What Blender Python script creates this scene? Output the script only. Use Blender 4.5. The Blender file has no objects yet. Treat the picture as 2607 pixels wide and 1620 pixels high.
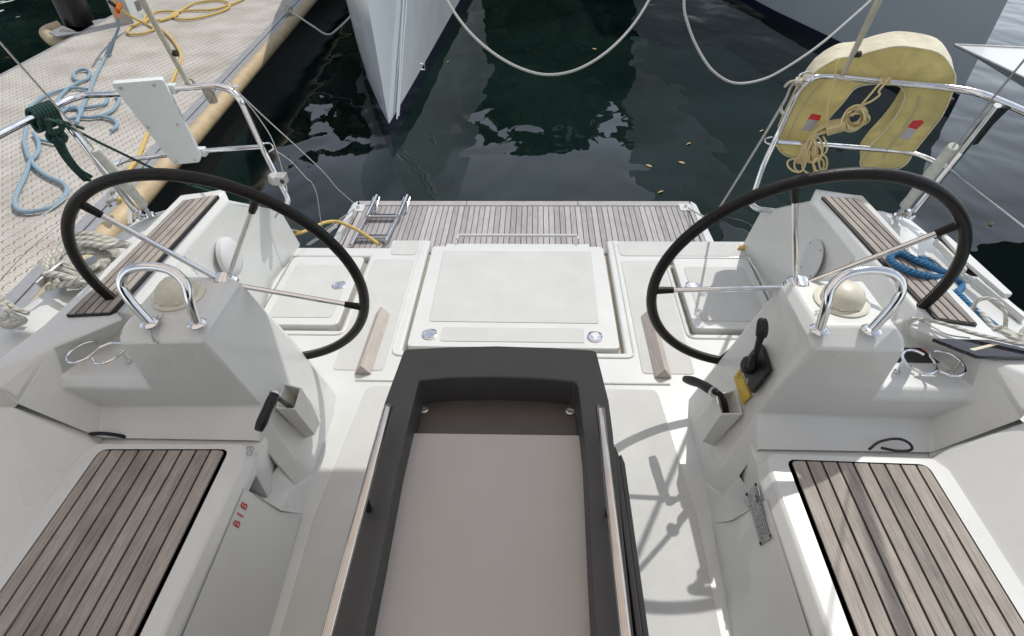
import bpy, bmesh, math, random
import numpy as np
from mathutils import Vector, Matrix
from mathutils.geometry import tessellate_polygon
random.seed(7)
S = bpy.context.scene
COL = S.collection
# ---------------------------------------------------------------- camera
W_, H_ = 2607.0, 1620.0
FPX, TH, YAW, ROLL, CAMX, CAMZ = 1435.9, .7121, -.0507, -.0242, .0919, 1.75
Fv = Vector((math.sin(YAW)*math.cos(TH), math.cos(YAW)*math.cos(TH), -math.sin(TH)))
Rv = Vector((math.cos(YAW), -math.sin(YAW), 0)); Uv = Rv.cross(Fv)
R2 = math.cos(ROLL)*Rv+math.sin(ROLL)*Uv; U2 = -math.sin(ROLL)*Rv+math.cos(ROLL)*Uv
CC = Vector((CAMX, 0, CAMZ))
cam = bpy.data.cameras.new("camera"); co = bpy.data.objects.new("camera", cam); COL.objects.link(co)
cam.sensor_width = 36; cam.lens = FPX/W_*36; cam.clip_end = 500; cam.clip_start = .05
m = Matrix((R2, U2, -Fv)).transposed().to_4x4(); m.translation = CC; co.matrix_world = m
S.camera = co
# ---------------------------------------------------------------- light
SUN = Vector((.41, .60, 1.0)).normalized()
wd = bpy.data.worlds.new("World"); S.world = wd; wd.use_nodes = True
nt = wd.node_tree; bg = nt.nodes['Background']; sk = nt.nodes.new('ShaderNodeTexSky')
sk.sky_type = 'NISHITA'; sk.sun_disc = False; sk.sun_elevation = math.asin(SUN.z); sk.sun_rotation = math.atan2(SUN.x, SUN.y)
sk.air_density = 1.0; sk.dust_density = .3; sk.ozone_density = 1.0
hs = nt.nodes.new('ShaderNodeHueSaturation'); hs.inputs['Saturation'].default_value = .42
nt.links.new(sk.outputs[0], hs.inputs['Color']); nt.links.new(hs.outputs[0], bg.inputs[0]); bg.inputs[1].default_value = .15
sl = bpy.data.lights.new("sun", 'SUN'); sl.energy = 2.1; sl.angle = math.radians(.53); sl.color = (1, .965, .91)
so = bpy.data.objects.new("sun", sl); COL.objects.link(so); so.rotation_euler = (-SUN).to_track_quat('-Z', 'Y').to_euler()
S.view_settings.view_transform = 'Standard'; S.view_settings.look = 'None'; S.view_settings.gamma = 1; S.view_settings.exposure = .43
S.render.engine = 'CYCLES'
# ---------------------------------------------------------------- placing helpers: turn a measured direction into a point on a known plane
ZN = {1:(0,0,2.7),2:(850,0,2.7),3:(1707,0,2.7),4:(0,400,2.7),5:(850,480,2.7),6:(1707,400,2.7),7:(0,840,2.7),8:(0,1060,2.7),9:(850,860,2.7),
      10:(1707,840,2.7),11:(1707,1060,2.7),12:(850,1060,2.7),'A':(1600,880,4.0533),'B':(400,850,4.0533),'C':(0,780,4.0533),'D':(2150,700,5.324),
      'E':(0,0,4.868),'G':(550,400,4.868),'H':(850,480,4.868),'I':(1350,480,4.868),'J':(2050,40,4.37),'K':(0,230,4.37),'L':(0,560,6.085),'M':(2200,540,5.976),'N':(1900,150,6.085),'F':(0,0,1/1.07151),'P':(0,0,1)}
def ray(n, x, y):
    o = ZN[n]; px = o[0]+x/o[2]; py = o[1]+y/o[2]
    return Fv+(px-CAMX*0-1303.5)/FPX*R2-(py-810)/FPX*U2
def at(n, x, y, z=None, Y=None, X=None, plane=None):
    d = ray(n, x, y)
    if z is not None: t = (z-CC.z)/d.z
    elif Y is not None: t = Y/d.y
    elif X is not None: t = (X-CC.x)/d.x
    else: p, nn = plane; t = (p-CC).dot(nn)/d.dot(nn)
    return CC+t*d
def mx(p): return Vector((-p[0], p[1], p[2]))
# ---------------------------------------------------------------- materials
def mat(name, col, rough=.5, metal=0, coat=0, spec=.5, noise=0, nscale=8, bump=0, bscale=60, bdist=.002, coatr=.05, rnoise=0):
    m = bpy.data.materials.new(name); m.use_nodes = True; n = m.node_tree; b = n.nodes['Principled BSDF']
    b.inputs['Base Color'].default_value = (*col, 1); b.inputs['Roughness'].default_value = rough; b.inputs['Metallic'].default_value = metal
    b.inputs['Coat Weight'].default_value = coat; b.inputs['Coat Roughness'].default_value = coatr; b.inputs['Specular IOR Level'].default_value = spec
    tc = n.nodes.new('ShaderNodeTexCoord')
    if noise:
        t = n.nodes.new('ShaderNodeTexNoise'); t.inputs['Scale'].default_value = nscale; t.inputs['Detail'].default_value = 6; t.inputs['Roughness'].default_value = .65
        n.links.new(tc.outputs['Object'], t.inputs['Vector'])
        r = n.nodes.new('ShaderNodeMapRange'); r.inputs[1].default_value = .3; r.inputs[2].default_value = .7; r.inputs[3].default_value = 1-noise; r.inputs[4].default_value = 1+noise*.6
        n.links.new(t.outputs[0], r.inputs[0])
        mm = n.nodes.new('ShaderNodeMix'); mm.data_type = 'RGBA'; mm.blend_type = 'MULTIPLY'; mm.inputs[0].default_value = 1
        mm.inputs[6].default_value = (*col, 1); n.links.new(r.outputs[0], mm.inputs[7]); n.links.new(mm.outputs[2], b.inputs['Base Color'])
        if rnoise:
            r2 = n.nodes.new('ShaderNodeMapRange'); r2.inputs[1].default_value = .3; r2.inputs[2].default_value = .7; r2.inputs[3].default_value = rough-rnoise; r2.inputs[4].default_value = rough+rnoise
            n.links.new(t.outputs[0], r2.inputs[0]); n.links.new(r2.outputs[0], b.inputs['Roughness'])
    if bump:
        t2 = n.nodes.new('ShaderNodeTexNoise'); t2.inputs['Scale'].default_value = bscale; t2.inputs['Detail'].default_value = 3
        n.links.new(tc.outputs['Object'], t2.inputs['Vector'])
        bp = n.nodes.new('ShaderNodeBump'); bp.inputs['Strength'].default_value = bump; bp.inputs['Distance'].default_value = bdist
        n.links.new(t2.outputs[0], bp.inputs['Height']); n.links.new(bp.outputs[0], b.inputs['Normal'])
    return m
M = {}
M['gel'] = mat('gelcoat', (.60,.61,.59), .32, coat=.25, noise=.05, nscale=3, bump=.15, bscale=14, bdist=.002, rnoise=.08)
M['skid'] = mat('nonskid', (.525,.53,.51), .7, noise=.07, nscale=5, bump=.6, bscale=420, bdist=.0015)
M['cream'] = mat('cream_gap', (.40,.36,.29), .6, noise=.2, nscale=20)
M['steel'] = mat('stainless', (.72,.72,.73), .12, metal=1, noise=.08, nscale=30, bump=.05, bscale=200, rnoise=.05)
M['railsteel'] = mat('brown_reflection_steel', (.52,.46,.41), .14, metal=1, noise=.1, nscale=20)  # brown reflection from overhead put into the base colour
M['steeld'] = mat('steel_dull', (.55,.55,.56), .3, metal=1, noise=.12, nscale=30)
M['black'] = mat('black_plastic', (.012,.012,.013), .42, spec=.3, noise=.2, nscale=40, bump=.2, bscale=150)
M['leather'] = mat('leather', (.009,.008,.0075), .42, spec=.22, noise=.35, nscale=25, bump=.5, bscale=160, bdist=.002)
M['gloss'] = mat('dark_glass', (.012,.011,.016), .06, coat=.5, noise=.2)
M['table'] = mat('table_grey', (.042,.041,.040), .5, noise=.12, nscale=7, bump=.25, bscale=300, bdist=.001)
M['tray'] = mat('tray_laminate', (.35,.335,.32), .38, noise=.04, nscale=4, bump=.1, bscale=90, bdist=.001)
M['trayin'] = mat('tray_inner', (.05,.043,.037), .45, noise=.15, nscale=10)
M['hdpe'] = mat('white_board', (.62,.66,.66), .35, noise=.05, nscale=30, bump=.15, bscale=120)
M['plast'] = mat('aged_plastic', (.60,.575,.47), .38, noise=.18, nscale=12, coat=.15)
M['pocket'] = mat('pocket_plastic', (.60,.60,.56), .42, noise=.06, nscale=20)
M['yel'] = mat('buoy_fabric', (.60,.51,.21), .85, noise=.28, nscale=7, bump=.7, bscale=12, bdist=.02)
M['yeltop'] = mat('buoy_pale', (.68,.63,.47), .85, noise=.2, nscale=9, bump=.6, bscale=22, bdist=.012)  # paler tone, used on the buoy's top edge and piping
M['navy'] = mat('boot_stripe', (.012,.013,.03), .25)
M['hull'] = mat('hull_paint', (.74,.79,.81), .22, coat=.3, noise=.05, nscale=1.2, rnoise=.05)
M['grayhull'] = mat('hull_grey', (.46,.50,.51), .25, coat=.3, noise=.05, nscale=1.0)
M['fender'] = mat('fender_tan', (.50,.38,.22), .5, noise=.22, nscale=6)
M['alu'] = mat('aluminium', (.45,.44,.43), .45, metal=.6, noise=.15, nscale=14)
M['pile'] = mat('pile_black', (.014,.013,.012), .3, noise=.4, nscale=9, bump=.4, bscale=20)
M['rubber'] = mat('rubber', (.02,.02,.02), .7)
M['red'] = mat('red_mark', (.55,.03,.04), .5)
M['silver'] = mat('reflective_silver', (.42,.43,.46), .4, metal=.2, noise=.1, nscale=60)
M['ystick'] = mat('yellow_sticker', (.55,.38,.04), .5, noise=.2, nscale=30)
M['orange'] = mat('orange_plastic', (.7,.2,.03), .45)
M['awn'] = mat('tan_canvas', (.42,.36,.30), .9, noise=.05)
_n = M['awn'].node_tree; _t = _n.nodes.new('ShaderNodeBsdfTranslucent'); _t.inputs[0].default_value = (.93,.87,.81,1); _m = _n.nodes.new('ShaderNodeMixShader'); _m.inputs[0].default_value = .9
_n.links.new(_n.nodes['Principled BSDF'].outputs[0], _m.inputs[1]); _n.links.new(_t.outputs[0], _m.inputs[2]); _n.links.new(_m.outputs[0], _n.nodes['Material Output'].inputs[0])
M['leaf'] = mat('leaf', (.45,.30,.12), .7, noise=.2, nscale=50)
M['cloth'] = mat('white_sheath', (.55,.56,.50), .7, noise=.25, nscale=22, bump=.4, bscale=70)
M['tan'] = mat('cream_hose', (.50,.47,.37), .6, noise=.2, nscale=12)
M['strap'] = mat('strap_webbing', (.45,.42,.36), .85, noise=.2, nscale=60)
M['spk'] = mat('speaker_grille', (.58,.59,.60), .55, bump=.9, bscale=500, bdist=.002)
M['label'] = mat('plate_label', (.33,.34,.35), .35, metal=.3, noise=.08, nscale=60)
M['ink'] = mat('ink', (.03,.03,.03), .6)
def ropemat(name, col, col2, k=60, strands=3, bump=.8):
    m = bpy.data.materials.new(name); m.use_nodes = True; n = m.node_tree; b = n.nodes['Principled BSDF']; b.inputs['Roughness'].default_value = .8
    uv = n.nodes.new('ShaderNodeUVMap'); sp = n.nodes.new('ShaderNodeSeparateXYZ'); n.links.new(uv.outputs[0], sp.inputs[0])
    a = n.nodes.new('ShaderNodeMath'); a.operation = 'MULTIPLY_ADD'; a.inputs[1].default_value = k; n.links.new(sp.outputs[0], a.inputs[0])
    c = n.nodes.new('ShaderNodeMath'); c.operation = 'MULTIPLY'; c.inputs[1].default_value = strands; n.links.new(sp.outputs[1], c.inputs[0]); n.links.new(c.outputs[0], a.inputs[2])
    f = n.nodes.new('ShaderNodeMath'); f.operation = 'PINGPONG'; f.inputs[1].default_value = .5; n.links.new(a.outputs[0], f.inputs[0])
    p = n.nodes.new('ShaderNodeMath'); p.operation = 'POWER'; p.inputs[1].default_value = .5; 
    d = n.nodes.new('ShaderNodeMath'); d.operation = 'MULTIPLY'; d.inputs[1].default_value = 2; n.links.new(f.outputs[0], d.inputs[0]); n.links.new(d.outputs[0], p.inputs[0])
    mixn = n.nodes.new('ShaderNodeMix'); mixn.data_type = 'RGBA'; mixn.inputs[6].default_value = (*col2, 1); mixn.inputs[7].default_value = (*col, 1)
    n.links.new(p.outputs[0], mixn.inputs[0]); n.links.new(mixn.outputs[2], b.inputs['Base Color'])
    bp = n.nodes.new('ShaderNodeBump'); bp.inputs['Strength'].default_value = bump; bp.inputs['Distance'].default_value = .003
    n.links.new(p.outputs[0], bp.inputs['Height']); n.links.new(bp.outputs[0], b.inputs['Normal'])
    return m
M['rgrey'] = ropemat('rope_grey', (.56,.55,.49), (.20,.19,.16), 26)
M['rwhite'] = ropemat('rope_white', (.62,.61,.56), (.26,.25,.22), 40)
M['rthin'] = ropemat('cord_white', (.60,.60,.57), (.35,.35,.33), 120)
M['rgreen'] = ropemat('rope_green', (.012,.065,.05), (.004,.02,.018), 90)
M['rblue'] = ropemat('rope_blue', (.03,.16,.32), (.01,.05,.12), 70)
M['hblue'] = ropemat('hose_blue', (.27,.38,.45), (.16,.23,.28), 70, bump=.3)
M['hyel'] = ropemat('hose_yellow', (.62,.44,.13), (.50,.33,.09), 50, bump=.2)
M['rcream'] = ropemat('line_cream', (.92,.78,.44), (.40,.28,.10), 130)
M['rdark'] = ropemat('line_dark', (.02,.02,.03), (.01,.01,.015), 130)
def teakmat(name, c1, c2, ang=0.0):
    m = bpy.data.materials.new(name); m.use_nodes = True; n = m.node_tree; b = n.nodes['Principled BSDF']; b.inputs['Roughness'].default_value = .75; b.inputs['Specular IOR Level'].default_value=.25
    tc = n.nodes.new('ShaderNodeTexCoord'); mp = n.nodes.new('ShaderNodeMapping'); mp.inputs['Rotation'].default_value = (0,0,ang); mp.inputs['Scale'].default_value = (260, 9, 260)
    n.links.new(tc.outputs['Object'], mp.inputs[0])
    g = n.nodes.new('ShaderNodeNewGeometry')
    add = n.nodes.new('ShaderNodeVectorMath'); add.operation = 'ADD'; sc = n.nodes.new('ShaderNodeVectorMath'); sc.operation = 'SCALE'; sc.inputs[3].default_value = 40
    cmb = n.nodes.new('ShaderNodeCombineXYZ')
    for i in range(3): n.links.new(g.outputs['Random Per Island'], cmb.inputs[i])
    n.links.new(cmb.outputs[0], sc.inputs[0]); n.links.new(mp.outputs[0], add.inputs[0]); n.links.new(sc.outputs[0], add.inputs[1])
    t = n.nodes.new('ShaderNodeTexNoise'); t.inputs['Scale'].default_value = 1; t.inputs['Detail'].default_value = 5; t.inputs['Roughness'].default_value = .6; n.links.new(add.outputs[0], t.inputs['Vector'])
    t2 = n.nodes.new('ShaderNodeTexNoise'); t2.inputs['Scale'].default_value = 14; t2.inputs['Detail'].default_value = 4; ad2 = n.nodes.new('ShaderNodeVectorMath'); ad2.operation = 'ADD'; n.links.new(tc.outputs['Object'], ad2.inputs[0]); n.links.new(sc.outputs[0], ad2.inputs[1]); n.links.new(ad2.outputs[0], t2.inputs['Vector'])
    s0 = n.nodes.new('ShaderNodeMath'); s0.operation = 'MULTIPLY_ADD'; s0.inputs[1].default_value = .35; s0.inputs[2].default_value = .33; n.links.new(t2.outputs[0], s0.inputs[0])
    s = n.nodes.new('ShaderNodeMath'); s.operation = 'ADD'; n.links.new(t.outputs[0], s.inputs[0]); n.links.new(s0.outputs[0], s.inputs[1])
    s2 = n.nodes.new('ShaderNodeMath'); s2.operation = 'MULTIPLY_ADD'; s2.inputs[1].default_value = .35; n.links.new(g.outputs['Random Per Island'], s2.inputs[0]); n.links.new(s.outputs[0], s2.inputs[2])
    r = n.nodes.new('ShaderNodeValToRGB'); r.color_ramp.elements[0].position = .72; r.color_ramp.elements[1].position = 1.5/1.0 if False else 1.0
    mr = n.nodes.new('ShaderNodeMapRange'); mr.inputs[1].default_value = .75; mr.inputs[2].default_value = 1.65; n.links.new(s2.outputs[0], mr.inputs[0])
    r.color_ramp.elements[0].position = 0; r.color_ramp.elements[0].color = (*c1, 1); r.color_ramp.elements[1].color = (*c2, 1)
    n.links.new(mr.outputs[0], r.inputs[0]); n.links.new(r.outputs[0], b.inputs['Base Color'])
    bp = n.nodes.new('ShaderNodeBump'); bp.inputs['Strength'].default_value = .6; bp.inputs['Distance'].default_value = .002; n.links.new(t.outputs[0], bp.inputs['Height']); n.links.new(bp.outputs[0], b.inputs['Normal'])
    return m
M['teak'] = teakmat('teak_seat', (.10,.090,.081), (.46,.415,.37))
M['teakgrey'] = teakmat('teak_platform', (.22,.205,.20), (.56,.53,.52))
M['teakpale'] = teakmat('teak_pale', (.30,.26,.23), (.62,.57,.52))
M['caulk'] = mat('caulk', (.008,.008,.011), .6)
def docktile():
    m = bpy.data.materials.new('dock_tile'); m.use_nodes = True; n = m.node_tree; b = n.nodes['Principled BSDF']; b.inputs['Roughness'].default_value = .75
    tc = n.nodes.new('ShaderNodeTexCoord'); mp = n.nodes.new('ShaderNodeMapping'); mp.inputs['Rotation'].default_value = (0,0,.145); mp.inputs['Scale'].default_value = (12,12,1)
    n.links.new(tc.outputs['Object'], mp.inputs[0]); sp = n.nodes.new('ShaderNodeSeparateXYZ'); n.links.new(mp.outputs[0], sp.inputs[0])
    def mt(op, a, b_=None, c=None):
        k = n.nodes.new('ShaderNodeMath'); k.operation = op
        for i, v in enumerate((a, b_, c)):
            if v is None: continue
            if isinstance(v, (int, float)): k.inputs[i].default_value = v
            else: n.links.new(v, k.inputs[i])
        return k.outputs[0]
    x, y = sp.outputs[0], sp.outputs[1]
    zig = mt('PINGPONG', mt('MULTIPLY', y, 1.0), .5)                       # zigzag slots
    u = mt('ADD', x, mt('MULTIPLY', zig, .45)); fu = mt('FRACT', u); fy = mt('FRACT', mt('MULTIPLY', y, 2.0))
    l1 = mt('MULTIPLY', mt('LESS_THAN', fu, .10), mt('LESS_THAN', fy, .72))
    u2 = mt('FRACT', mt('ADD', mt('MULTIPLY', y, 2.0), .25)); x2 = mt('FRACT', mt('ADD', mt('MULTIPLY', x, 2.0), .1))
    l2 = mt('MULTIPLY', mt('LESS_THAN', u2, .10), mt('MULTIPLY', mt('GREATER_THAN', x2, .35), mt('LESS_THAN', x2, .85)))
    l3 = mt('MULTIPLY', l2, .55); lines = mt('MAXIMUM', l1, l3)
    t = n.nodes.new('ShaderNodeTexNoise'); t.inputs['Scale'].default_value = 2.5; t.inputs['Detail'].default_value = 5; n.links.new(tc.outputs['Object'], t.inputs['Vector'])
    r = n.nodes.new('ShaderNodeValToRGB'); r.color_ramp.elements[0].position = .3; r.color_ramp.elements[0].color = (.39,.35,.295,1); r.color_ramp.elements[1].position = .75; r.color_ramp.elements[1].color = (.58,.54,.475,1)
    n.links.new(t.outputs[0], r.inputs[0])
    mixn = n.nodes.new('ShaderNodeMix'); mixn.data_type = 'RGBA'; n.links.new(lines, mixn.inputs[0]); n.links.new(r.outputs[0], mixn.inputs[6]); mixn.inputs[7].default_value = (.10,.08,.07,1)
    n.links.new(mixn.outputs[2], b.inputs['Base Color'])
    bp = n.nodes.new('ShaderNodeBump'); bp.invert = True; bp.inputs['Strength'].default_value = .5; bp.inputs['Distance'].default_value = .004; n.links.new(lines, bp.inputs['Height']); n.links.new(bp.outputs[0], b.inputs['Normal'])
    return m
M['dock'] = docktile()
def watermat():
    m = bpy.data.materials.new('water'); m.use_nodes = True; n = m.node_tree; b = n.nodes['Principled BSDF']
    b.inputs['Roughness'].default_value = .015; b.inputs['IOR'].default_value = 1.333; b.inputs['Specular IOR Level'].default_value = .4
    tc = n.nodes.new('ShaderNodeTexCoord')
    t0 = n.nodes.new('ShaderNodeTexNoise'); t0.inputs['Scale'].default_value = .5; t0.inputs['Detail'].default_value = 3; n.links.new(tc.outputs['Object'], t0.inputs['Vector'])
    r = n.nodes.new('ShaderNodeValToRGB'); r.color_ramp.elements[0].position = .35; r.color_ramp.elements[0].color = (.003,.0085,.007,1); r.color_ramp.elements[1].position = .7; r.color_ramp.elements[1].color = (.009,.020,.018,1)
    n.links.new(t0.outputs[0], r.inputs[0]); n.links.new(r.outputs[0], b.inputs['Base Color'])
    hs = []
    for sc, w in ((.7, .050), (2.0, .024), (6, .0012)):
        mp = n.nodes.new('ShaderNodeMapping'); mp.inputs['Scale'].default_value = (1, .6, 1); n.links.new(tc.outputs['Object'], mp.inputs[0])
        t = n.nodes.new('ShaderNodeTexNoise'); t.inputs['Scale'].default_value = sc; t.inputs['Detail'].default_value = 1; t.inputs['Distortion'].default_value = .4; n.links.new(mp.outputs[0], t.inputs['Vector'])
        k = n.nodes.new('ShaderNodeMath'); k.operation = 'MULTIPLY'; k.inputs[1].default_value = w; n.links.new(t.outputs[0], k.inputs[0]); hs.append(k.outputs[0])
    a = n.nodes.new('ShaderNodeMath'); n.links.new(hs[0], a.inputs[0]); n.links.new(hs[1], a.inputs[1])
    a2 = n.nodes.new('ShaderNodeMath'); n.links.new(a.outputs[0], a2.inputs[0]); n.links.new(hs[2], a2.inputs[1])
    bp = n.nodes.new('ShaderNodeBump'); bp.inputs['Strength'].default_value = 1; bp.inputs['Distance'].default_value = 1; n.links.new(a2.outputs[0], bp.inputs['Height']); n.links.new(bp.outputs[0], b.inputs['Normal'])
    return m
M['water'] = watermat()
def treemat():
    return mat('foliage', (.035,.06,.02), .8, noise=.5, nscale=1.5, bump=1, bscale=6, bdist=.3)
M['tree'] = treemat()
# ---------------------------------------------------------------- object helpers
def tag(o, label=None, cat=None, group=None, kind=None):
    if label: o['label'] = label
    if cat: o['category'] = cat
    if group: o['group'] = group
    if kind: o['kind'] = kind
    return o
def root(name, loc, label, cat, group=None, kind=None):
    o = bpy.data.objects.new(name, None); o.location = loc; o.empty_display_size = .05; COL.objects.link(o)
    return tag(o, label, cat, group, kind)
def obj(name, vs, fs, mt, parent=None, smooth=True, bevel=0, seg=2, angle=30, uvs=None, mats=None, midx=None, subsurf=0):
    me = bpy.data.meshes.new(name); me.from_pydata([tuple(v) for v in vs], [], fs)
    for k in (mats or [mt]): me.materials.append(M[k])
    if midx: me.polygons.foreach_set('material_index', midx)
    if uvs:
        l = me.uv_layers.new(name='UVMap'); l.data.foreach_set('uv', [c for p in me.polygons for vi in p.vertices for c in uvs[vi]])
    bm = bmesh.new(); bm.from_mesh(me); bmesh.ops.recalc_face_normals(bm, faces=bm.faces[:]) if not uvs else None; bm.to_mesh(me); bm.free()
    o = bpy.data.objects.new(name, me); COL.objects.link(o)
    if parent is not None:
        o.parent = parent; p = parent; off = Vector((0,0,0))
        while p is not None: off += p.location; p = p.parent
        me.transform(Matrix.Translation(-off))
    if smooth:
        me.polygons.foreach_set('use_smooth', [True]*len(me.polygons))
        me.set_sharp_from_angle(angle=math.radians(angle+ (0 if not bevel else 15)))
    if bevel:
        md = o.modifiers.new('bevel', 'BEVEL'); md.width = bevel; md.segments = seg; md.limit_method = 'ANGLE'; md.angle_limit = math.radians(18); md.harden_normals = True; md.use_clamp_overlap = True
        me.set_sharp_from_angle(angle=math.radians(180))
    if subsurf:
        md = o.modifiers.new('sub', 'SUBSURF'); md.levels = md.render_levels = subsurf
    return o
def spline(pts, n=8, closed=False):
    P = [Vector(p) for p in pts]
    if len(P) < 3: return P
    out = []; N = len(P)
    rng = range(N if closed else N-1)
    for i in rng:
        a = P[(i-1) % N] if (closed or i > 0) else P[0]*2-P[1]
        b = P[i]; c = P[(i+1) % N]; d = P[(i+2) % N] if (closed or i+2 < N) else P[-1]*2-P[-2]
        for k in range(n):
            t = k/n; out.append(.5*((2*b)+(-a+c)*t+(2*a-5*b+4*c-d)*t*t+(-a+3*b-3*c+d)*t**3))
    if not closed: out.append(P[-1])
    return out
class MB:
    def __init__(s): s.v = []; s.f = []; s.uv = []; s.mi = []
    def tube(s, pts, r, n=8, closed=False, sm=0, mi=0, r2=None, cap=True):
        if sm: pts = spline(pts, sm, closed)
        pts = [Vector(p) for p in pts]; N = len(pts); base = len(s.v)
        tang = []
        for i in range(N):
            a = pts[(i-1) % N] if (closed or i) else pts[0]; b = pts[(i+1) % N] if (closed or i < N-1) else pts[-1]
            t = (b-a); tang.append(t.normalized() if t.length > 1e-9 else Vector((0,0,1)))
        up = Vector((0,0,1)) if abs(tang[0].z) < .9 else Vector((1,0,0)); nx = (up-tang[0]*up.dot(tang[0])).normalized(); L = 0
        for i in range(N):
            t = tang[i]; nx = (nx-t*nx.dot(t)); nx = nx.normalized() if nx.length > 1e-6 else t.orthogonal().normalized()
            ny = t.cross(nx); rr = r if not callable(r) else r(i/max(1, N-1))
            if i: L += (pts[i]-pts[i-1]).length
            for k in range(n):
                a = 2*math.pi*k/n; s.v.append(pts[i]+rr*(math.cos(a)*nx+(r2/rr if r2 else 1)*math.sin(a)*ny)); s.uv.append((L, k/n if k <= n/2 else 1-k/n if False else k/n))
        for i in range(N if closed else N-1):
            j = (i+1) % N
            for k in range(n):
                s.f.append((base+i*n+k, base+i*n+(k+1) % n, base+j*n+(k+1) % n, base+j*n+k)); s.mi.append(mi)
        if not closed and cap:
            s.f.append(tuple(base+k for k in range(n))[::-1]); s.f.append(tuple(base+(N-1)*n+k for k in range(n))); s.mi += [mi, mi]
        return s
    def prism(s, top, d, mi=0):                      # polygon top (3D pts) pushed by d
        b = len(s.v); n = len(top); d = Vector(d)
        s.v += [Vector(p) for p in top]+[Vector(p)+d for p in top]; s.uv += [(0,0)]*2*n
        s.f.append(tuple(range(b, b+n))); s.f.append(tuple(range(b+2*n-1, b+n-1, -1)))
        for i in range(n):
            j = (i+1) % n; s.f.append((b+i, b+n+i, b+n+j, b+j))
        s.mi += [mi]*(n+2); return s
    def box(s, a, b, mi=0):
        (x0,y0,z0),(x1,y1,z1) = a, b
        return s.prism([(x0,y0,z1),(x1,y0,z1),(x1,y1,z1),(x0,y1,z1)], (0,0,z0-z1), mi)
    def lathe(s, prof, c, ax=(0,0,1), n=24, mi=0, sx=1, sy=1, xdir=None):
        ax = Vector(ax).normalized(); ex = Vector(xdir).normalized() if xdir else ax.orthogonal().normalized(); ex = (ex-ax*ex.dot(ax)).normalized(); ey = ax.cross(ex); b = len(s.v); c = Vector(c)
        for (r, h) in prof:
            for k in range(n):
                a = 2*math.pi*k/n; s.v.append(c+ax*h+r*(math.cos(a)*ex*sx+math.sin(a)*ey*sy)); s.uv.append((0,0))
        for i in range(len(prof)-1):
            for k in range(n):
                s.f.append((b+i*n+k, b+i*n+(k+1) % n, b+(i+1)*n+(k+1) % n, b+(i+1)*n+k)); s.mi.append(mi)
        s.f.append(tuple(b+k for k in range(n))[::-1]); e = b+(len(prof)-1)*n; s.f.append(tuple(e+k for k in range(n))); s.mi += [mi, mi]
        return s
    def poly(s, vs, fs, mi=0):
        b = len(s.v); s.v += [Vector(v) for v in vs]; s.uv += [(0,0)]*len(vs)
        for f in fs: s.f.append(tuple(b+i for i in f)); s.mi.append(mi)
        return s
    def build(s, name, mt, parent=None, uv=False, **k):
        mats = mt if isinstance(mt, (list, tuple)) else None
        return obj(name, s.v, s.f, mt, parent, uvs=s.uv if uv else None, mats=mats, midx=s.mi if mats else None, **k)
def rope(name, pts, r, mt, parent=None, sm=8, n=8, closed=False):
    return MB().tube(pts, r, n=n, sm=sm, closed=closed).build(name, mt, parent, uv=True)
def tube(name, pts, r, mt, parent=None, sm=0, n=12, closed=False):
    return MB().tube(pts, r, n=n, sm=sm, closed=closed).build(name, mt, parent)
def bend(pts, r, k=5):                                # polyline with rounded corners
    P = [Vector(p) for p in pts]; out = [P[0]]
    for i in range(1, len(P)-1):
        a, b, c = P[i-1], P[i], P[i+1]; rr = min(r, (a-b).length*.45, (c-b).length*.45)
        p = b+(a-b).normalized()*rr; q = b+(c-b).normalized()*rr
        for j in range(k+1): t = j/k; out.append((1-t)**2*p+2*t*(1-t)*b+t*t*q)
    out.append(P[-1]); return out
def rpoly(pts, r, k=4):                               # closed polygon with rounded corners
    P = [Vector(p) for p in pts]; out = []; N = len(P)
    for i in range(N):
        a, b, c = P[i-1], P[i], P[(i+1) % N]; rr = min(r[i] if isinstance(r, (list, tuple)) else r, (a-b).length*.45, (c-b).length*.45)
        if rr < 1e-4: out.append(b); continue
        p = b+(a-b).normalized()*rr; q = b+(c-b).normalized()*rr
        for j in range(k+1): t = j/k; out.append((1-t)**2*p+2*t*(1-t)*b+t*t*q)
    return out
def clip(poly, nx, ny, d):                            # keep nx*x+ny*y<=d
    out = []; N = len(poly)
    for i in range(N):
        a, b = poly[i], poly[(i+1) % N]; da = nx*a[0]+ny*a[1]-d; db = nx*b[0]+ny*b[1]-d
        if da <= 0: out.append(a)
        if (da < 0 < db) or (db < 0 < da): t = da/(da-db); out.append((a[0]+(b[0]-a[0])*t, a[1]+(b[1]-a[1])*t))
    return out
def inset(poly, w):
    out = poly[:]; N = len(poly); A = sum(poly[i][0]*poly[(i+1)%N][1]-poly[(i+1)%N][0]*poly[i][1] for i in range(N)); sg = 1 if A > 0 else -1
    for i in range(N):
        a, b = poly[i], poly[(i+1) % N]; dx, dy = b[0]-a[0], b[1]-a[1]; l = math.hypot(dx, dy)
        if l < 1e-6: continue
        nx, ny = sg*dy/l, -sg*dx/l
        out = clip(out, nx, ny, nx*a[0]+ny*a[1]-w)
    return out
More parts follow.
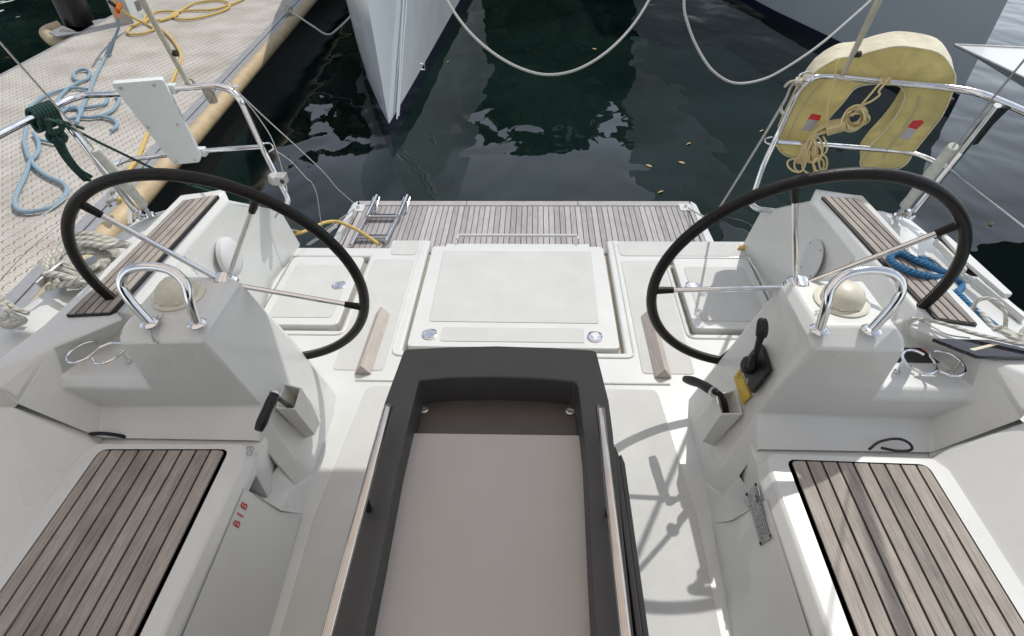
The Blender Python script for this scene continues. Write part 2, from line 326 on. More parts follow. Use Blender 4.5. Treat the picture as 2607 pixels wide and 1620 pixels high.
def teak(name, corners, npl, mt, parent, rad=.02, border=.008, gap=.006, th=.006, ends=None, flip=False):
    """planks laid parallel to corners[0]->corners[1]; corner quad a,b,c,d"""
    a, b, c, d = [Vector(p) for p in corners]; o = a; ey = (b-a).normalized(); nrm = ey.cross(d-a).normalized()
    if nrm.z < 0: nrm = -nrm
    ex = nrm.cross(ey); ex = ex if ex.dot(d-a) > 0 else -ex
    def to2(p): q = Vector(p)-o; return (q.dot(ex), q.dot(ey))
    P2 = [tuple(v[:2]) for v in rpoly([(*to2(p), 0) for p in corners], rad, 5)]
    def to3(q, h): return o+ex*q[0]+ey*q[1]+nrm*h
    mb = MB(); mb.prism([to3(q, 0) for q in P2], -nrm*.012, 1)
    inn = inset(P2, border); xs = [q[0] for q in inn]; x0, x1 = min(xs), max(xs); w = (x1-x0)/npl
    for i in range(npl):
        st = clip(clip(inn, 1, 0, x0+(i+1)*w-gap/2), -1, 0, -(x0+i*w+gap/2))
        if len(st) > 2: mb.prism([to3(q, th) for q in st], -nrm*(th+.004), 0)
    return mb.build(name, [mt, 'caulk'], parent, smooth=False)
def panel(name, pts, mt, parent, r=.03, th=.004, bevel=.0015, zoff=0):
    q = rpoly(pts, r); return MB().prism([Vector(p)+Vector((0,0,th+zoff)) for p in q], (0,0,-th-.004)).build(name, mt, parent, bevel=bevel, seg=1)
def torus_arc(c, r, a0, a1, n, ex, ey): return [Vector(c)+r*(math.cos(a0+(a1-a0)*i/n)*Vector(ex)+math.sin(a0+(a1-a0)*i/n)*Vector(ey)) for i in range(n+1)]
def setp(o, parent): return o
def text(name, s, loc, size, mt, parent, rot, ext=.0004):
    cu = bpy.data.curves.new(name, 'FONT'); cu.body = s; cu.size = size; cu.extrude = ext; cu.align_x = 'CENTER'; cu.align_y = 'CENTER'
    t = bpy.data.objects.new(name+'_tmp', cu); COL.objects.link(t); dg = bpy.context.evaluated_depsgraph_get(); me = bpy.data.meshes.new_from_object(t.evaluated_get(dg)); bpy.data.objects.remove(t)
    me.materials.clear(); me.materials.append(M[mt]); o = bpy.data.objects.new(name, me); COL.objects.link(o)
    mm = rot.to_4x4(); mm.translation = Vector(loc); me.transform(mm); o.parent = parent; p = parent; off = Vector((0,0,0))
    while p is not None: off += p.location; p = p.parent
    me.transform(Matrix.Translation(-off)); return o
# ================================================================ SETTING
WZ = -.65
mb = MB(); mb.poly([(-120,-60,WZ),(120,-60,WZ),(120,180,WZ),(-120,180,WZ)], [(0,1,2,3)])
tag(mb.build('water', 'water', smooth=False), kind='structure', label='dark green harbour water between the boats')
# ================================================================ SAILBOAT (the one the picture is taken on)
BO = root('sailboat', (0,1,0), 'white sailboat whose open cockpit fills the foreground, with teak seats and two pedestals', 'sailboat')
# --- hull under the cockpit
hp = [(-1.80,-1.2),(-1.84,1.0),(-1.79,2.30),(-1.30,2.62),(1.30,2.62),(1.79,2.30),(1.84,1.0),(1.80,-1.2)]
hb = [(x*.93, y-(.05 if y > 2 else 0)) for x, y in hp]
mb = MB(); nv = len(hp)
mb.poly([(x,y,.385 if abs(x) > 1.5 else -.03) for x, y in hp]+[(x,y,-.45) for x, y in hb]+[(x*.9,y-.1,-1.0) for x, y in hb],
        [(i,(i+1) % nv,nv+(i+1) % nv,nv+i) for i in range(nv)]+[(nv+i,nv+(i+1) % nv,2*nv+(i+1) % nv,2*nv+i) for i in range(nv)])
mb.build('hull', 'gel', BO, bevel=.02)
# --- deck grid with recesses for the hatch and the two lockers
xs = [-1.34,-1.24,-.81,-.72,-.495,.495,.72,.81,1.24,1.34]; ys = [-.6,1.2,1.80,1.93,2.53,2.62,2.70]
def solid(i, j):
    x = (xs[i]+xs[i+1])/2; y = (ys[j]+ys[j+1])/2
    if abs(x) < .495 and y > 1.80: return False
    if .81 < abs(x) < 1.24 and 1.93 < y < 2.53: return False
    if x < -.72 and y > 2.62: return False
    return True
vid = {}; vs = []; fs = []
def gv(i, j, z):
    if (i,j,z) not in vid: vid[(i,j,z)] = len(vs); vs.append((xs[i], ys[j], z))
    return vid[(i,j,z)]
for i in range(len(xs)-1):
    for j in range(len(ys)-1):
        if not solid(i, j): continue
        fs.append((gv(i,j,0),gv(i+1,j,0),gv(i+1,j+1,0),gv(i,j+1,0)))
        for (di, dj, a, b) in ((-1,0,(i,j),(i,j+1)),(1,0,(i+1,j+1),(i+1,j)),(0,-1,(i+1,j),(i,j)),(0,1,(i,j+1),(i+1,j+1))):
            k, l = i+di, j+dj
            if not (0 <= k < len(xs)-1 and 0 <= l < len(ys)-1 and solid(k, l)):
                fs.append((gv(*a,0),gv(*b,0),gv(*b,-.06),gv(*a,-.06)))
obj('cockpit_sole', vs, fs, 'gel', BO, bevel=.014, seg=3)
MB().box((-1.3,1.7,-.05),(1.3,2.60,-.036)).build('locker_gutter', 'cream', BO, smooth=False)
for s in (-1,1):
    pn = lambda q: [(s*x,y,0) for x, y in q]
    panel('nonskid_panel', pn([(.555,1.67),(.775,1.67),(.775,2.50),(.555,2.50)]), 'skid', BO, .02, .003)
    panel('nonskid_panel', pn([(.555,2.545),(1.24 if s > 0 else .70,2.545),(1.24 if s > 0 else .70,2.685),(.555,2.685)]), 'skid', BO, .03, .003)
    panel('nonskid_panel', pn([(.05,-.5),(.60,-.5),(.645,1.0),(.60,1.58),(.05,1.58)]), 'skid', BO, .03, .003)
    # teak foot rest bars, triangular section
    mbf = MB(); w = .036; y0, y1 = 1.645, 2.04
    mbf.poly([(s*(.637-w),y0,.004),(s*(.637+w),y0,.004),(s*.637,y0,.055),(s*(.632-w),y1,.004),(s*(.632+w),y1,.004),(s*.632,y1,.055)],[(0,1,2),(3,5,4),(0,3,4,1),(1,4,5,2),(2,5,3,0)])
    mbf.build('foot_rest', 'teakpale', BO, bevel=.003)
    # locker lid
    lid = MB().prism(rpoly([(s*.828,1.95,.012),(s*1.222,1.95,.012),(s*1.222,2.51,.012),(s*.828,2.51,.012)], .03), (0,0,-.045)).build('locker_lid', 'gel', BO, bevel=.01, seg=3)
    panel('nonskid_panel', [(s*.87,2.0,.012),(s*1.18,2.0,.012),(s*1.18,2.43,.012),(s*.87,2.43,.012)], 'skid', lid, .02, .003)
    c = at(4,2330,885,z=.012) if s < 0 else at(6,150,890,z=.012)
    lt = MB().lathe([(.036,0),(.036,.004),(.031,.006),(.028,.004)], c, n=24).build('latch', 'steel', lid)
    MB().box((c.x-.012,c.y-.022,c.z+.004),(c.x+.012,c.y+.022,c.z+.007)).build('latch_pull', 'steeld', lid)
# --- central hatch lid
hat = MB().prism(rpoly([(-.478,1.816,.008),(.476,1.814,.008),(.470,2.625,.008),(-.474,2.625,.008)], .025), (0,0,-.05)).build('hatch_lid', 'gel', BO, bevel=.01, seg=3)
panel('nonskid_panel', [(-.40,1.985,.008),(.395,1.98,.008),(.40,2.575,.008),(-.405,2.575,.008)], 'skid', hat, .008, .003)
panel('nonskid_panel', [(-.33,1.85,.008),(.32,1.848,.008),(.322,1.945,.008),(-.328,1.945,.008)], 'skid', hat, .008, .003)
for c in (at(5,660,1005,z=.008), at(5,1795,1022,z=.008)):
    lt = MB().lathe([(.036,0),(.036,.005),(.031,.007),(.027,.003)], c, n=28).build('latch', 'steel', hat)
    MB().lathe([(.017,.003),(.017,.006)], c+Vector((0,.008,0)), n=16).box((c.x-.008,c.y-.024,c.z+.003),(c.x+.008,c.y+.0,c.z+.0065)).build('latch_pull', 'steeld', hat)
MB().tube([(-.34,2.66,.03),(-.335,2.70,.03),(.33,2.70,.03),(.335,2.66,.03)], .009).box((-.40,2.60,-.05),(.395,2.655,.004)).build('hatch_rail', 'gel', BO, bevel=.004)
def bead(pts, r_=.006): return MB().tube(bend(pts, .04), r_, n=8).build('moulded_bead', 'gel', BO)
bead([(-.535,2.69,.001),(-.535,1.765,.001),(.535,1.765,.001),(.535,2.69,.001)])
bead([(-.66,1.612,.001),(-.30,1.612,.001),(.30,1.612,.001),(.66,1.612,.001)])
for s in (-1,1): bead([(s*.79,2.56,.001),(s*.79,1.895,.001),(s*1.23,1.895,.001)])
# --- side mouldings
def sb(s, o=.0):
    a = Vector((s*.757,1.0,.238)); b = Vector((s*.757,.3,.238)); c = Vector((s*.665,.6,0)); n = (b-a).cross(c-a).normalized(); n = n if n.x*s < 0 else -n
    return (a+n*o, n)
E0_, E1_ = at(7,1680,1090,plane=sb(-1)), at(7,1930,1230,plane=sb(-1)); E2_ = at(7,2075,1262,z=.003)
def side(s):
    V = {}
    def d(k, p): V[k] = Vector((s*p[0], p[1], p[2]))
    for k, p in dict(B0=(1.23,2.64,0),B1=(1.26,2.3,0),B2=(1.20,1.8,0),B3=(1.0,1.70,0),B4=(.81,1.65,0),B5=(.72,1.53,0),B6=(.70,1.42,0),B7=(.698,1.15,0),B8=(.70,1.02,0),B9=(.665,.6,0),B10=(.60,-.5,0),
      T1=(.872,1.450,.635),T2=(.872,1.215,.635),U1=(.895,1.452,.665),U2=(.905,1.235,.665),U3=(1.12,1.452,.665),U4=(1.12,1.235,.665),T4=(1.148,1.205,.635),T3=(1.14,1.452,.635),
      C1=(.888,1.185,.622),C2=(1.135,1.175,.622),R2=(.805,1.188,.33),R3=(.735,1.14,.12),O1=(1.42,1.195,.45),O1b=(1.42,1.175,.42),S1b=(1.13,1.175,.42),O2=(1.36,1.20,.30),S1=(1.14,1.195,.45),
      G1=(.80,1.10,.262),G2=(1.335,1.10,.262),G0=(.772,1.09,.13),v1=(.735,1.075,.03),N0=(-E0_.x,E0_.y,E0_.z),N1=(-E1_.x,E1_.y,E1_.z),N2=(-E2_.x,E2_.y,0.0),h0=(.83,.98,.10),h4=(.83,.93,.238),
      S3=(1.14,1.43,.45),O3=(1.345,1.40,.45),E1=(1.27,1.375,.545),E2=(1.44,1.245,.535),KK=(1.50,1.10,.45),KF=(1.72,-.5,.62),
      A3=(1.12,1.66,0.02)).items(): d(k, p)
    mb = MB()
    def F(*ks): mb.poly([V[k] for k in ks], [tuple(range(len(ks)))])
    names = list(V); idx = {k: i for i, k in enumerate(names)}; faces = []
    def F(*ks): faces.append(tuple(idx[k] for k in ks))
    F('B4','B5','T1'); F('B5','B6','T1'); F('B6','B7','R3','R2','C1','T2','T1')       # inner face of the pedestal
    F('T1','T2','U2','U1'); F('U1','U2','U4','U3'); F('U3','U4','T4','T3'); F('U2','T2','C1'); F('U2','C1','C2','U4'); F('U4','C2','T4')
    F('C1','R2','O2','O1b','S1b','C2'); F('O1b','O1','S1','S1b'); F('S1','O1','O3','S3')
    F('C2','S1b','S1','T4'); F('T4','S1','S3','T3'); F('T3','S3','B3'); F('B3','B4','T1','U1','U3','T3')
    F('R2','G1','G2','O2'); F('R2','R3','v1','G0','G1'); F('R3','B7','v1'); F('v1','B7','N2','N1'); F('v1','N1','h0','G0'); F('N1','N0','h4','h0')
    # helm wing (wall, coaming top, side deck)
    for k, p in dict(H1=(1.315,1.45,.505),H2=(1.30,1.80,.505),H3=(1.275,2.2,.52),W2=(1.25,2.42,.37),W2b=(1.24,2.56,.27),
        h1=(1.345,1.42,.545),h2=(1.325,1.80,.545),h3=(1.305,2.235,.553),q3=(1.49,2.215,.548),q2=(1.50,1.8,.545),q1=(1.525,1.34,.545),
        t3=(1.535,2.20,.42),t2=(1.56,1.8,.42),t1=(1.60,1.30,.42),tk=(1.66,.9,.43),g3=(1.69,2.34,.40),g2=(1.73,1.8,.42),g1=(1.755,1.3,.44),gk=(1.78,.9,.45),
        g3o=(1.79,2.30,.385),g2o=(1.84,1.8,.40),g1o=(1.87,1.3,.42),gko=(1.88,.9,.43), q0=(1.60,1.12,.53), e0=(1.52,1.10,.50), kf2=(1.76,-.5,.66), tkf=(1.80,-.5,.6),gkf=(1.84,-.5,.6),gkfo=(1.90,-.5,.6),
        w3=(1.50,2.40,.385), w3b=(1.40,2.50,.2)).items(): 
        V[k] = Vector((s*p[0], p[1], p[2])); idx[k] = len(names); names.append(k)
    F('B0','B1','H3','W2','W2b'); F('B1','B2','H2','H3'); F('B2','B3','S3','H1','H2') 
    F('S3','O3','H1'); F('O3','E1','h1','H1'); F('H1','h1','h2','H2'); F('H2','h2','h3','H3')
    F('h1','h2','q2','q1'); F('h2','h3','q3','q2'); F('E1','h1','q1','E2'); F('q1','q0','E2')
    F('O3','O1','E2','E1'); F('O1','KK','E2'); F('E2','q0','e0','KK'); F('O1','O1b','O2','G2','KK')
    F('q3','t3','t2','q2'); F('q2','t2','t1','q1'); F('q1','t1','tk','q0')
    F('t3','g3','g2','t2'); F('t2','g2','g1','t1'); F('t1','g1','gk','tk')
    F('g3','g3o','g2o','g2'); F('g2','g2o','g1o','g1'); F('g1','g1o','gko','gk')
    F('h3','H3','W2','w3','t3','q3'); F('W2','W2b','w3b','w3'); F('t3','w3','g3'); F('g3','w3','g3o')
    F('q0','tk','tkf','kf2','KF','KK','e0'); F('tk','gk','gkf','tkf'); F('gk','gko','gkfo','gkf')
    o = obj('cockpit_side', [V[k] for k in names], faces, 'gel', BO, bevel=.016, seg=3)
    return o, V
for s in (-1,1):
    so_, V = side(s)
    # seat lid with lip, seat base, backrest
    L = [(.770,.985),(.770,-.5),(1.325,-.5),(1.325,1.015),(1.30,1.055),(.815,1.062),(.785,1.045)]
    Lt = [(.798,.995),(.798,-.5),(1.325,-.5),(1.325,1.015),(1.30,1.055),(.83,1.062),(.805,1.045)]
    n = len(L); mb = MB(); mb.poly([(s*x,y,.30) for x, y in Lt]+[(s*x,y,.268) for x, y in L]+[(s*x,y,.236) for x, y in L], [tuple(range(n)),tuple(range(3*n-1,2*n-1,-1))]+[(k*n+i,(k+1)*n+i,(k+1)*n+(i+1) % n,k*n+(i+1) % n) for i in range(n) for k in (0,1)]); mb.build('seat_lid', 'gel', BO, bevel=.010, seg=3)
    e0, e1, e2 = [(-s*q.x, q.y, q.z) for q in (E0_, E1_, E2_)]
    mb = MB(); mb.poly([e0,(s*.757,-.5,.236),(s*.60,-.5,0),(s*.665,.6,0),e2,e1], [(0,1,2,3,4,5)]); mb.build('seat_base', 'gel', BO, bevel=.004)
    t = .306
    teak('seat_teak', [(s*.842,.0,.30),(s*.857,1.037,.30),(s*1.268,1.028,.30),(s*1.268,.0,.30)] if True else 0, 9, 'teak', BO, .028, .009, .007, .006)
    mb = MB(); mb.poly([(s*1.30,1.06,.285),(s*1.30,-.5,.285),(s*1.335,1.075,.30),(s*1.335,-.5,.31),(s*1.495,1.085,.445),(s*1.70,-.5,.62),(s*1.53,1.07,.462),(s*1.75,-.5,.66),(s*1.53,1.10,.25),(s*1.33,1.085,.25)],
        [(0,1,3,2),(2,3,5,4),(4,5,7,6),(0,2,4,6,8,9)]); mb.build('backrest', 'gel', BO, bevel=.018, seg=3)
    # helm teak
    if s > 0: cs = [at(6,1830,1118,z=.552),at(6,1032,268,z=.556),at(6,1300,290,z=.556),at(6,2120,1158,z=.552)]
    else: cs = [at(4,765,1078,z=.552),at(4,1510,262,z=.556),at(4,1255,300,z=.556),at(4,445,1095,z=.552)]
    teak('helm_teak', cs, 5, 'teak' if s > 0 else 'teak', BO, .012, .006, .006, .005)
    # rub rail
    MB().tube([(s*1.885,.2,.36),(s*1.885,1.3,.36),(s*1.86,1.8,.335),(s*1.80,2.32,.32)], .022, n=8).build('rub_rail', 'gel', BO)
MB().prism(rpoly([(-1.5,-4.6,1.25),(1.5,-4.6,1.25),(1.55,-1.5,1.25),(-1.55,-1.5,1.25)], .2), (0,0,-1.0)).build('unseen_coachroof', 'gel', BO, bevel=.05)  # out of view, added to block sky light on the pedestal fronts
MB().poly([(-1.45,-1.1,1.2),(-1.25,-1.2,2.1),(1.25,-1.2,2.1),(1.45,-1.1,1.2),(-1.5,-2.6,1.2),(-1.2,-2.3,1.8),(1.2,-2.3,1.8),(1.5,-2.6,1.2)], [(0,1,5,4),(1,2,6,5),(2,3,7,6),(4,5,6,7)]).build('unseen_spray_hood', 'rubber', BO, angle=50)  # dark hood out of view, added to cut sky light from ahead
for s in (-1,1):
    a, b = sorted((s*.785, s*1.60)); MB().box((a,1.0,.0),(b,1.12,.252)).build('gutter', 'gel', BO, smooth=False)
    MB().poly([(s*1.29,1.0,.255),(s*1.34,1.13,.255),(s*1.56,1.15,.435),(s*1.50,1.02,.43)], [(0,1,2,3)]).build('gutter', 'gel', BO, smooth=False)
# --- plane of the pedestal inner faces
def pedplane(s, off=0):
    a = Vector((s*.875,1.215,.635)); b = Vector((s*.873,1.45,.635)); c = Vector((s*.70,1.30,.0)); n = (b-a).cross(c-a).normalized()
    if n.x*s > 0: n = -n
    return (a+n*off, n)
def wallplane(s, off=0):
    a = Vector((s*1.26,2.3,0)); b = Vector((s*1.20,1.8,0)); c = Vector((s*1.29,2.0,.51)); n = (b-a).cross(c-a).normalized()
    if n.x*s > 0: n = -n
    return (a+n*off, n)
# grab rails on the pedestals
for s in (-1,1):
    f = [Vector((s*.90,1.215,.667)), Vector((s*1.043,1.215,.667))]
    hp_ = [f[0], Vector((s*.895,1.222,.74)), Vector((s*.90,1.245,.79)), Vector((s*.935,1.262,.825)), Vector((s*1.0,1.268,.835)), Vector((s*1.06,1.262,.825)), Vector((s*1.088,1.245,.79)), Vector((s*1.075,1.228,.74)), f[1]]
    g = MB().tube(hp_, .0135, n=16, sm=8).build('grab_rail', 'steel', BO)
    for q in f: MB().lathe([(.0265,0),(.0265,.003),(.019,.009),(.015,.010)], q-Vector((0,0,.002)), n=24).build('flange', 'steel', g)
# compass covers
for s in (-1,1):
    c = at(6,1185,965,z=.68) if s > 0 else at(4,1215,930,z=.68); c.z = .666
    k = MB().lathe([(.078,0),(.078,.004),(.070,.007),(.060,.007),(.059,.022),(.052,.040),(.038,.053),(.018,.060),(.003,.061)], c, n=32).build('compass_cover', 'plast', BO)
    v = MB(); w = Vector((0,-.034,0))
    v.poly([c+Vector(p) for p in ((-.028,-.03,.045),(.028,-.03,.045),(.034,-.062,.008),(-.034,-.062,.008),(-.022,-.01,.058),(.022,-.01,.058),(-.03,-.02,.008),(.03,-.02,.008))], [(0,1,5,4),(0,3,2,1),(0,4,6,3),(1,2,7,5),(4,5,7,6),(3,6,7,2)])
    v.build('visor', 'plast', k, bevel=.006)
    for a_ in (.7, 3.9): MB().lathe([(.004,0),(.003,.003)], c+Vector((.068*math.cos(a_), .068*math.sin(a_), .006)), n=8).build('screw', 'steeld', k)
    if s < 0:
        MB().tube([at(4,1125,1080,z=.672),at(4,1080,1150,z=.669),at(4,1055,1200,Y=1.195),at(4,1045,1240,Y=1.18),at(4,1090,1285,Y=1.178)], .0017, n=6, sm=6).tube([at(4,1085,1085,z=.672),at(4,1060,1150,z=.669),at(4,1040,1200,Y=1.195),at(4,1060,1275,Y=1.178)], .0017, n=6, sm=6).build('lanyard', 'rthin', k, uv=True)
    else: MB().tube([at(6,1070,1100,z=.67),at(6,1010,1075,z=.672),at(6,1000,1060,z=.672),at(6,1060,1055,z=.68)], .0015, n=6, sm=6).build('lanyard', 'rthin', k, uv=True)
# throttle lever on the right pedestal
pp = lambda n_, x, y, o=0, s=1: at(n_, x, y, plane=pedplane(s, o)); PN = pedplane(1)[1]
tb = MB().prism(rpoly([pp('A',*q,.014) for q in ((1340,-30),(1165,190),(1160,230),(1265,490),(1450,250),(1375,20))], .006), -PN*.014).build('throttle_plate', 'black', BO, bevel=.004)
MB().lathe([(.030,0),(.028,.022),(.014,.03)], pp('A',1265,210,.012), PN, n=20).build('boss', 'black', tb)
lv = MB().tube([pp('A',1270,225,.030),pp('A',1300,80,.045),pp(6,590,1340,.05),pp(6,612,1260,.06),pp(6,628,1215,.065)], lambda t: .0135-.005*math.sin(math.pi*min(1,t*1.0))+.001, n=12, sm=6).build('throttle_lever', 'black', BO)
MB().tube([pp(6,622,1235,.063),pp(6,630,1190,.066),pp(6,632,1140,.067),pp(6,632,1115,.067)], lambda t: .012+.006*math.sin(math.pi*min(1,.25+t*.75)), n=14, sm=6).build('knob', 'black', lv)
MB().lathe([(.006,0),(.0045,.006)], pp('A',1192,190,.014), PN, n=12).build('red_button', 'red', tb)
mbm = MB()
for k in range(4): mbm.prism([pp('A',x,y,.0146) for x, y in ((1205+k*3,352+k*14),(1238-k*1,330+k*14),(1238-k*1,336+k*14),(1205+k*3,358+k*14))], -PN*.0008)
mbm.build('emblem', 'silver', tb, smooth=False)
yk = MB().prism([pp('A',*q,.006) for q in ((1145,245),(1085,330),(1170,605),(1252,510))], -PN*.006).build('warning_sticker', 'ystick', BO, smooth=False)
MB().tube([pp('A',1125,335,.0065),pp('A',1142,285,.0065),pp('A',1160,330,.0065),pp('A',1125,335,.0065)], .0006, n=4).build('warning_sign', 'ink', yk)
# winch handle pockets and handles
def pocket(s, zn, ab, cd, fr, grip, elbow, arm, lab, k=1):
    n = pedplane(s)[1]; P_ = lambda q, o=.001: at(zn, *q, plane=pedplane(s, o))
    a, b, c = [P_(q) for q in ab]; d = a+(c-b); D = .062
    fa, fb, fc, fd = [at(zn, *q, plane=pedplane(s, D)) for q in fr]
    mb = MB(); t = .004
    V_ = [a,b,c,d,fa,fb,fc,fd]; cen = (a+b+fa+fb)/4
    ins = [cen+(p-cen)*.86 for p in (a,b,fb,fa)]; bot = [p+(c-b)*.75 for p in ins]
    mb.poly(V_+ins+bot, [(0,3,2,1),(4,5,6,7),(1,2,6,5),(0,4,7,3),(3,7,6,2),(0,1,9,8),(1,5,10,9),(5,4,11,10),(4,0,8,11),(8,9,13,12),(9,10,14,13),(10,11,15,14),(11,8,12,15),(12,13,14,15)])
    pk = mb.build('winch_handle_pocket', 'pocket', BO, bevel=.005)
    for f_ in (.25,.75): MB().lathe([(.004,0),(.003,.002)], a+(b-a)*f_+(c-b)*.06, n, n=8).build('screw', 'ink', pk)
    g = root('winch_handle', at(zn, *elbow, plane=pedplane(s, .05)), lab, 'winch handle', 'winch handles standing in the pedestal pockets')
    gp = [at(zn, *q, plane=pedplane(s, o)) for q, o in grip]
    MB().tube(gp, lambda t: .0165-.004*abs(2*t-1)**3+.001*math.sin(t*9), n=16, sm=6).build('grip', 'black', g)
    ar = [at(zn, *q, plane=pedplane(s, o)) for q, o in arm]
    MB().tube(ar, .010, n=10, r2=.007, sm=4).build('arm', 'black', g)
    MB().lathe([(.018,-.004),(.018,.004)], gp[-1], (gp[-1]-gp[-2]), n=16).build('collar', 'steeld', g)
pocket(1,'A',[(1105,450),(1180,708),(882,1040)],None,[(895,500),(958,710),(762,995),(712,850)],[((585,345),.13),((740,395),.115),((880,480),.10)],(900,490),[((890,485),.10),((940,500),.085),((990,590),.04),((1010,690),.02)],'black winch handle pointing aft in the pocket below the throttle lever')
pocket(-1,'B',[(1305,508),(1222,770),(1530,1080)],None,[(1490,555),(1420,782),(1625,1045),(1695,900)],[((1045,1000),.085),((1130,800),.10),((1215,620),.11)],(1215,610),[((1220,640),.11),((1270,680),.095),((1340,730),.05),((1370,760),.03)],'black winch handle pointing forward in the pocket on the pedestal without a throttle')
# cup holders
def cup(zn, path, legs, z=.505):
    g = MB().tube([at(zn,*q,z=z) for q in path], .0042, n=10, sm=6)
    for a, b in legs:
        q = at(zn,*b,z=.452); g.tube([Vector((q.x,q.y,z)), q], .0042, n=10); g.lathe([(.010,0),(.009,.003)], q, n=12)
    return g.build('cup_holder', 'steel', BO)
cup('D',[(1080,1085),(960,1030),(850,1025),(790,1080),(800,1150),(870,1230),(1000,1310),(1130,1345),(1230,1310),(1240,1240),(1200,1160),(1160,1100),(1190,1045),(1300,1040),(1450,1080),(1580,1180),(1640,1290),(1580,1360),(1450,1370),(1290,1310)],[((0,0),(710,1310)),((0,0),(1450,1325))])
cup('C',[(1025,410),(990,368),(930,365),(830,400),(740,460),(690,520),(700,570),(780,580),(880,545),(960,490),(1030,430),(1130,385),(1210,378),(1290,390),(1310,430),(1260,480),(1180,540),(1080,585),(990,585),(955,540)],[((0,0),(810,550)),((0,0),(1325,575))])
# speakers on the wing walls
for s in (-1,1):
    c = at(6,975,705,plane=wallplane(1)) if s > 0 else at(4,1560,690,plane=wallplane(-1)); n = wallplane(s)[1]
    pr_ = [(.088,0),(.088,.006),(.080,.009),(.074,.008),(.04,.012),(.003,.013)] if s > 0 else [(.088,0),(.088,.022),(.078,.032),(.05,.040),(.003,.043)]
    k = MB().lathe(pr_, c, n, n=36).build('speaker', 'spk', BO)
    for a_ in (.3,1.87,3.44,5.0): e1 = n.orthogonal().normalized(); e2 = n.cross(e1); MB().lathe([(.004,0),(.003,.002)], c+.081*(math.cos(a_)*e1+math.sin(a_)*e2)+n*.008, n, n=8).build('screw', 'ink', k)
# dark instrument panel and tinted side window on the right
MB().prism([at('D',*q,z=.4535) for q in ((560,1175),(790,985),(1040,990),(1470,1180),(1468,1192))], (0,0,-.003)).build('engine_panel', 'gloss', BO, smooth=False)
MB().prism([at('D',*q,z=.455) for q in ((1040,1000),(1120,1010),(1130,1035),(1060,1035))], (0,0,-.002)).build('engine_panel_light', 'red', BO, smooth=False)
wz = .556; wq = [at('D',*q,z=wz) for q in ((1205,862),(1960,882),(2800,1080),(2750,1115),(1810,1098))]
wn = MB().prism(wq, (0,0,-.012)).build('side_window', 'gloss', BO, smooth=False)
MB().prism([at('D',*q,z=wz+.001) for q in ((1690,1005),(2010,930),(2100,942),(1760,1028))], (0,0,-.002)).build('window_reflection', 'yeltop', wn, smooth=False)  # reflection on the glass, made as a pale strip
# lettering and plates on the seat fronts
nn = sb(-1)[1]
def onb(s, x, y, zn, o): return at(zn, x, y, plane=sb(s, o))
for ch, (x, y) in (('B',(1680,617)),('I',(1655,680)),('B',(1630,740))):
    p = onb(-1,x,y,8,.002); u_ = (onb(-1,1630,740,8,.002)-onb(-1,1680,617,8,.002)).normalized(); u_ = -u_; w_ = nn.cross(u_)
    text('letter', ch, p, .036, 'red', BO, Matrix((u_, w_, nn)).transposed())
lp = [(588,458),(518,535),(618,888),(697,832)]
pl = MB().prism([onb(1,*q,11,.004) for q in lp], -sb(1)[1]*.003).build('notice_plate', 'label', BO, smooth=False)
def lq(u, v, o=.0045):
    a = Vector((*lp[0],0)); b = Vector((*lp[1],0)); c = Vector((*lp[2],0)); d = Vector((*lp[3],0)); q = a.lerp(b, u).lerp(d.lerp(c, u), v); return onb(1, q.x, q.y, 11, o)
mk = MB()
for u in (.12,.26,.40,.54,.68,.82):
    v = .06+.02*random.random()
    while v < .9:
        l = random.uniform(.02,.09)
        if not (.28 < u < .8 and v < .5 and random.random() < .6): mk.prism([lq(u,v),lq(u+.03,v),lq(u+.03,v+l),lq(u,v+l)], -sb(1)[1]*.0004)
        v += l+.03
mk.prism([lq(.05,.05),lq(.08,.05),lq(.08,.92),lq(.05,.92)], -sb(1)[1]*.0004)
for u, v in ((.06,.02),(.94,.02),(.06,.96),(.94,.97)): mk.lathe([(.005,0),(.004,.002)], lq(u,v), sb(1)[1], n=10)
mk.build('plate_print', 'ink', pl, smooth=False)
n1 = sb(1)[1]; u1 = (lq(.5,0)-lq(.5,1)).normalized(); text('plate_digit', '3', lq(.28,.24,.0048), .03, 'ink', pl, Matrix((n1.cross(u1)*-1, u1, n1)).transposed() if False else Matrix((u1.cross(n1), u1, n1)).transposed())
# life jacket emblem on the left seat lid lip
ql = lambda x, y: at(8, x, y, plane=(Vector((-.77,1.0,.284)), Vector((.032,0,.044)).normalized()))+Vector((.003,0,.001))
MB().tube([ql(1695,215),ql(1722,208),ql(1736,220),ql(1718,272),ql(1690,262),ql(1695,215)], .0009, n=5).tube([ql(1722,215),ql(1708,222),ql(1722,236),ql(1704,240),ql(1716,256)], .0009, n=5).build('locker_emblem', 'ink', BO)
# black cable loops behind the seats
rope('cable_loop', [at(11,1365,228,z=.30),at(11,1440,175,z=.31),at(11,1560,155,z=.315),at(11,1640,185,z=.31),at(11,1655,230,z=.30),at(11,1560,238,z=.296),at(11,1450,218,z=.30)], .0042, 'rdark', BO)
rope('cable_loop', [at(8,615,122,z=.28),at(8,700,118,z=.29),at(8,790,128,z=.28),at(8,870,143,z=.26)], .006, 'rdark', BO)
MB().lathe([(.013,0),(.016,.004),(.012,.006),(.009,.002)], at(11,955,1490,z=.215)+Vector((-.012,0,0)), (-.8,0,.6), n=20).build('lift_ring', 'steel', BO)
